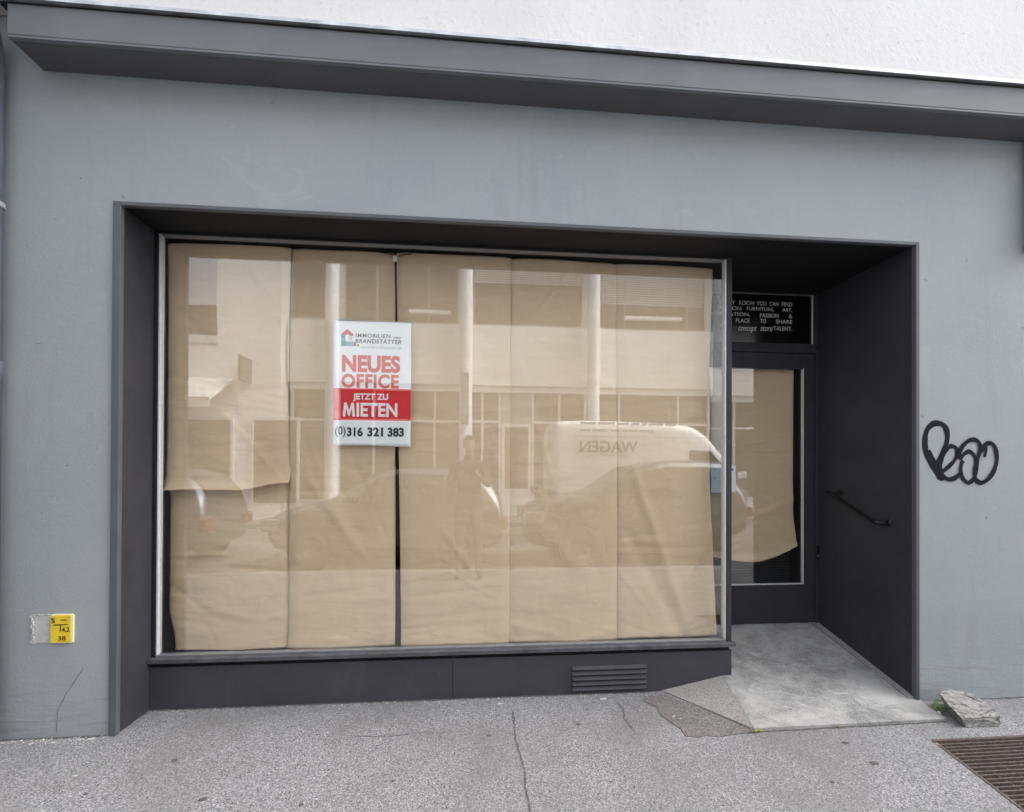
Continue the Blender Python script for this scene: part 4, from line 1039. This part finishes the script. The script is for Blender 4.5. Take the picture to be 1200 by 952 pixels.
for z, x0, x1 in ((2.50, 2.42, 4.85), (2.34, 2.42, 4.10)):
    x = x0
    while x < x1:
        l = rnd.uniform(.12, .42); lt.box(x, min(x+l, x1), vy-.002, vy, z, z+.055); x += l+.05
lt.box(2.35, 5.3, vy-.002, vy, 2.225, 2.24)
lt.build('printed_lines', M_GREYTX, vn)
lt = MB()
for i, s_ in enumerate('EN'):
    pass
text_mb('WAGEN', 0, 1, 1.9, 2.12, 0, .02, 0, lt)
lt.v = [(7.0-5.12-.022-.012, -6.98-x_*.95-.3, z_) for x_, y_, z_ in lt.v]
lt.build('rear_lettering', M_GREYTX, vn, fix=False)

# ------------------------------------------------------------------ the photographer
def make_person():
    pr = thing('person', (0, -3.12, 0), 'person in dark jacket and jeans holding up a phone, reflected in the window', 'person')
    verts = []; edges = []; rad = []
    def V_(p, r_, par=None):
        verts.append(p); rad.append(r_ if isinstance(r_, tuple) else (r_, r_)); i = len(verts)-1
        if par is not None: edges.append((par, i))
        return i
    y = -3.14
    pel = V_((0, y, 1.00), (.165, .12)); sp1 = V_((0, y, 1.16), (.155, .11), pel); sp2 = V_((0, y, 1.34), (.185, .125), sp1); ch = V_((0, y, 1.50), (.19, .12), sp2)
    nk = V_((0, y+.015, 1.60), (.075, .07), ch); nk2 = V_((0, y+.03, 1.69), (.058, .06), nk); V_((0, y+.045, 1.78), (.06, .07), nk2)
    for s in (1, -1):
        sh = V_((s*.19, y, 1.535), .078, ch); el0 = V_((s*.235, y+.0, 1.40), .060, sh); el = V_((s*.265, y+.03, 1.255), .050, el0)
        fa = V_((s*.19, y+.15, 1.33), .044, el); wr = V_((s*.115, y+.262, 1.405), .028, fa); V_((s*.10, y+.283, 1.425), (.022, .030), wr)
        hp = V_((s*.10, y, .93), .105, pel); th = V_((s*.115, y+.01, .74), .088, hp); kn = V_((s*.125, y+.02, .52), .062, th)
        cf = V_((s*.13, y, .36), .062, kn); an = V_((s*.135, y-.01, .11), .045, cf); ft = V_((s*.145, y+.05, .055), .045, an); V_((s*.155, y+.17, .040), .036, ft)
    me = bpy.data.meshes.new('body'); me.from_pydata(verts, edges, []); o = bpy.data.objects.new('body_src', me); COL.objects.link(o)
    o.modifiers.new('skin', 'SKIN'); sk = me.skin_vertices[0].data
    for i, r_ in enumerate(rad): sk[i].radius = r_
    sk[0].use_root = True
    sb = o.modifiers.new('sub', 'SUBSURF'); sb.levels = 2; sb.render_levels = 2
    dg = bpy.context.evaluated_depsgraph_get(); m1 = bpy.data.meshes.new_from_object(o.evaluated_get(dg))
    bm = bmesh.new(); bm.from_mesh(m1); bpy.data.objects.remove(o)
    # head: skull, jaw, nose, ears
    def ell(c, r_, seg=20):
        mat = Matrix.Translation(c) @ Matrix.Diagonal((*r_, 1)); bmesh.ops.create_uvsphere(bm, u_segments=seg, v_segments=seg//2, radius=1, matrix=mat)
    hc = Vector((0, y+.05, 1.82)); ell(hc, (.078, .098, .112)); ell(hc+Vector((0, .025, -.065)), (.056, .072, .060)); ell(hc+Vector((0, .095, -.012)), (.013, .020, .026), 12)
    ell(hc+Vector((0, .082, -.062)), (.024, .014, .006), 12); ell(hc+Vector((0, .078, -.053)), (.022, .014, .005), 12)
    for s in (1, -1):
        ell(hc+Vector((s*.079, -.005, -.01)), (.010, .020, .032), 12); ell(hc+Vector((s*.03, .083, .008)), (.014, .010, .006), 12)
    # hands: palm, four curled fingers of different length, thumb on the back of the phone
    def fing(P, r_):
        t_ = MB().tube(P, r_, 8); bv_ = [bm.verts.new(v_) for v_ in t_.v]
        for f_ in t_.f: bm.faces.new([bv_[i] for i in f_])
    for s in (1, -1):
        ell(Vector((s*.098, y+.284, 1.432)), (.020, .034, .040), 14)
        for k_, (dz, ln) in enumerate(((.030, .9), (.012, 1.0), (-.006, .95), (-.022, .75))):
            z = 1.440+dz
            fing([(s*.100, y+.292, z), (s*.104, y+.312, z+.002), (s*.094, y+.326, z+.001), (s*(.094-.026*ln), y+.328, z-.001)], [.0095, .009, .008, .0065])
        fing([(s*.092, y+.270, 1.425), (s*.078, y+.282, 1.438), (s*.060, y+.290, 1.446)], [.012, .010, .008])
    mm = bpy.data.meshes.new('body'); bm.to_mesh(mm); bm.free(); o = bpy.data.objects.new('body', mm); COL.objects.link(o)
    r = o.modifiers.new('remesh', 'REMESH'); r.mode = 'VOXEL'; r.voxel_size = .0065; r.use_smooth_shade = True
    dg = bpy.context.evaluated_depsgraph_get(); m2 = bpy.data.meshes.new_from_object(o.evaluated_get(dg)); bpy.data.objects.remove(o)
    for m_ in (M_JACKET, M_TROUS, M_SKIN, M_SHOE): m2.materials.append(m_)
    for p in m2.polygons:
        c = p.center
        if c.z > 1.655: mi = 2
        elif abs(c.x) < .14 and c.y > y+.255 and c.z > 1.3: mi = 2
        elif c.z > .93: mi = 0
        elif c.z > .12: mi = 1
        else: mi = 3
        p.material_index = mi; p.use_smooth = True
    b = link('body', m2, pr)
    # hair cap
    hm = bmesh.new(); bmesh.ops.create_uvsphere(hm, u_segments=32, v_segments=20, radius=1, matrix=Matrix.Translation(hc+Vector((0, -.008, .010))) @ Matrix.Diagonal((.088, .106, .118, 1)))
    bmesh.ops.delete(hm, geom=[v for v in hm.verts if v.co.z < hc.z-.055 or (v.co.y > hc.y+.045 and v.co.z < hc.z+.055)], context='VERTS')
    for v in hm.verts: v.co += (v.co-hc).normalized()*noise.noise(v.co*45)*.005
    hme = bpy.data.meshes.new('hair'); hm.to_mesh(hme); hm.free(); hme.materials.append(M_HAIR); ho = link('hair', hme, pr)
    sd_ = ho.modifiers.new('thickness', 'SOLIDIFY'); sd_.thickness = .008
    # jacket hem and collar
    MB().lathe([(.063, 0), (.072, .012), (.070, .04), (.062, .045)], (0, y+.02, 1.625), 'z', 20).build('collar', M_JACKET, pr, smooth=True)
    return pr
make_person()
ph = thing('phone', (0, -2.82, 1.40), 'black smartphone held up by the photographer in both hands', 'phone')
MB().box(-.080, .080, -2.850, -2.842, 1.405, 1.480).build('phone_body', M_HAND, ph, bevel=.004)
MB().box(-.062, -.020, -2.8415, -2.839, 1.420, 1.465).build('camera_bump', M_BLACK, ph, bevel=.0015)
MB().box(-.077, .077, -2.8515, -2.8505, 1.408, 1.477).build('screen', M_GLAZE, ph)
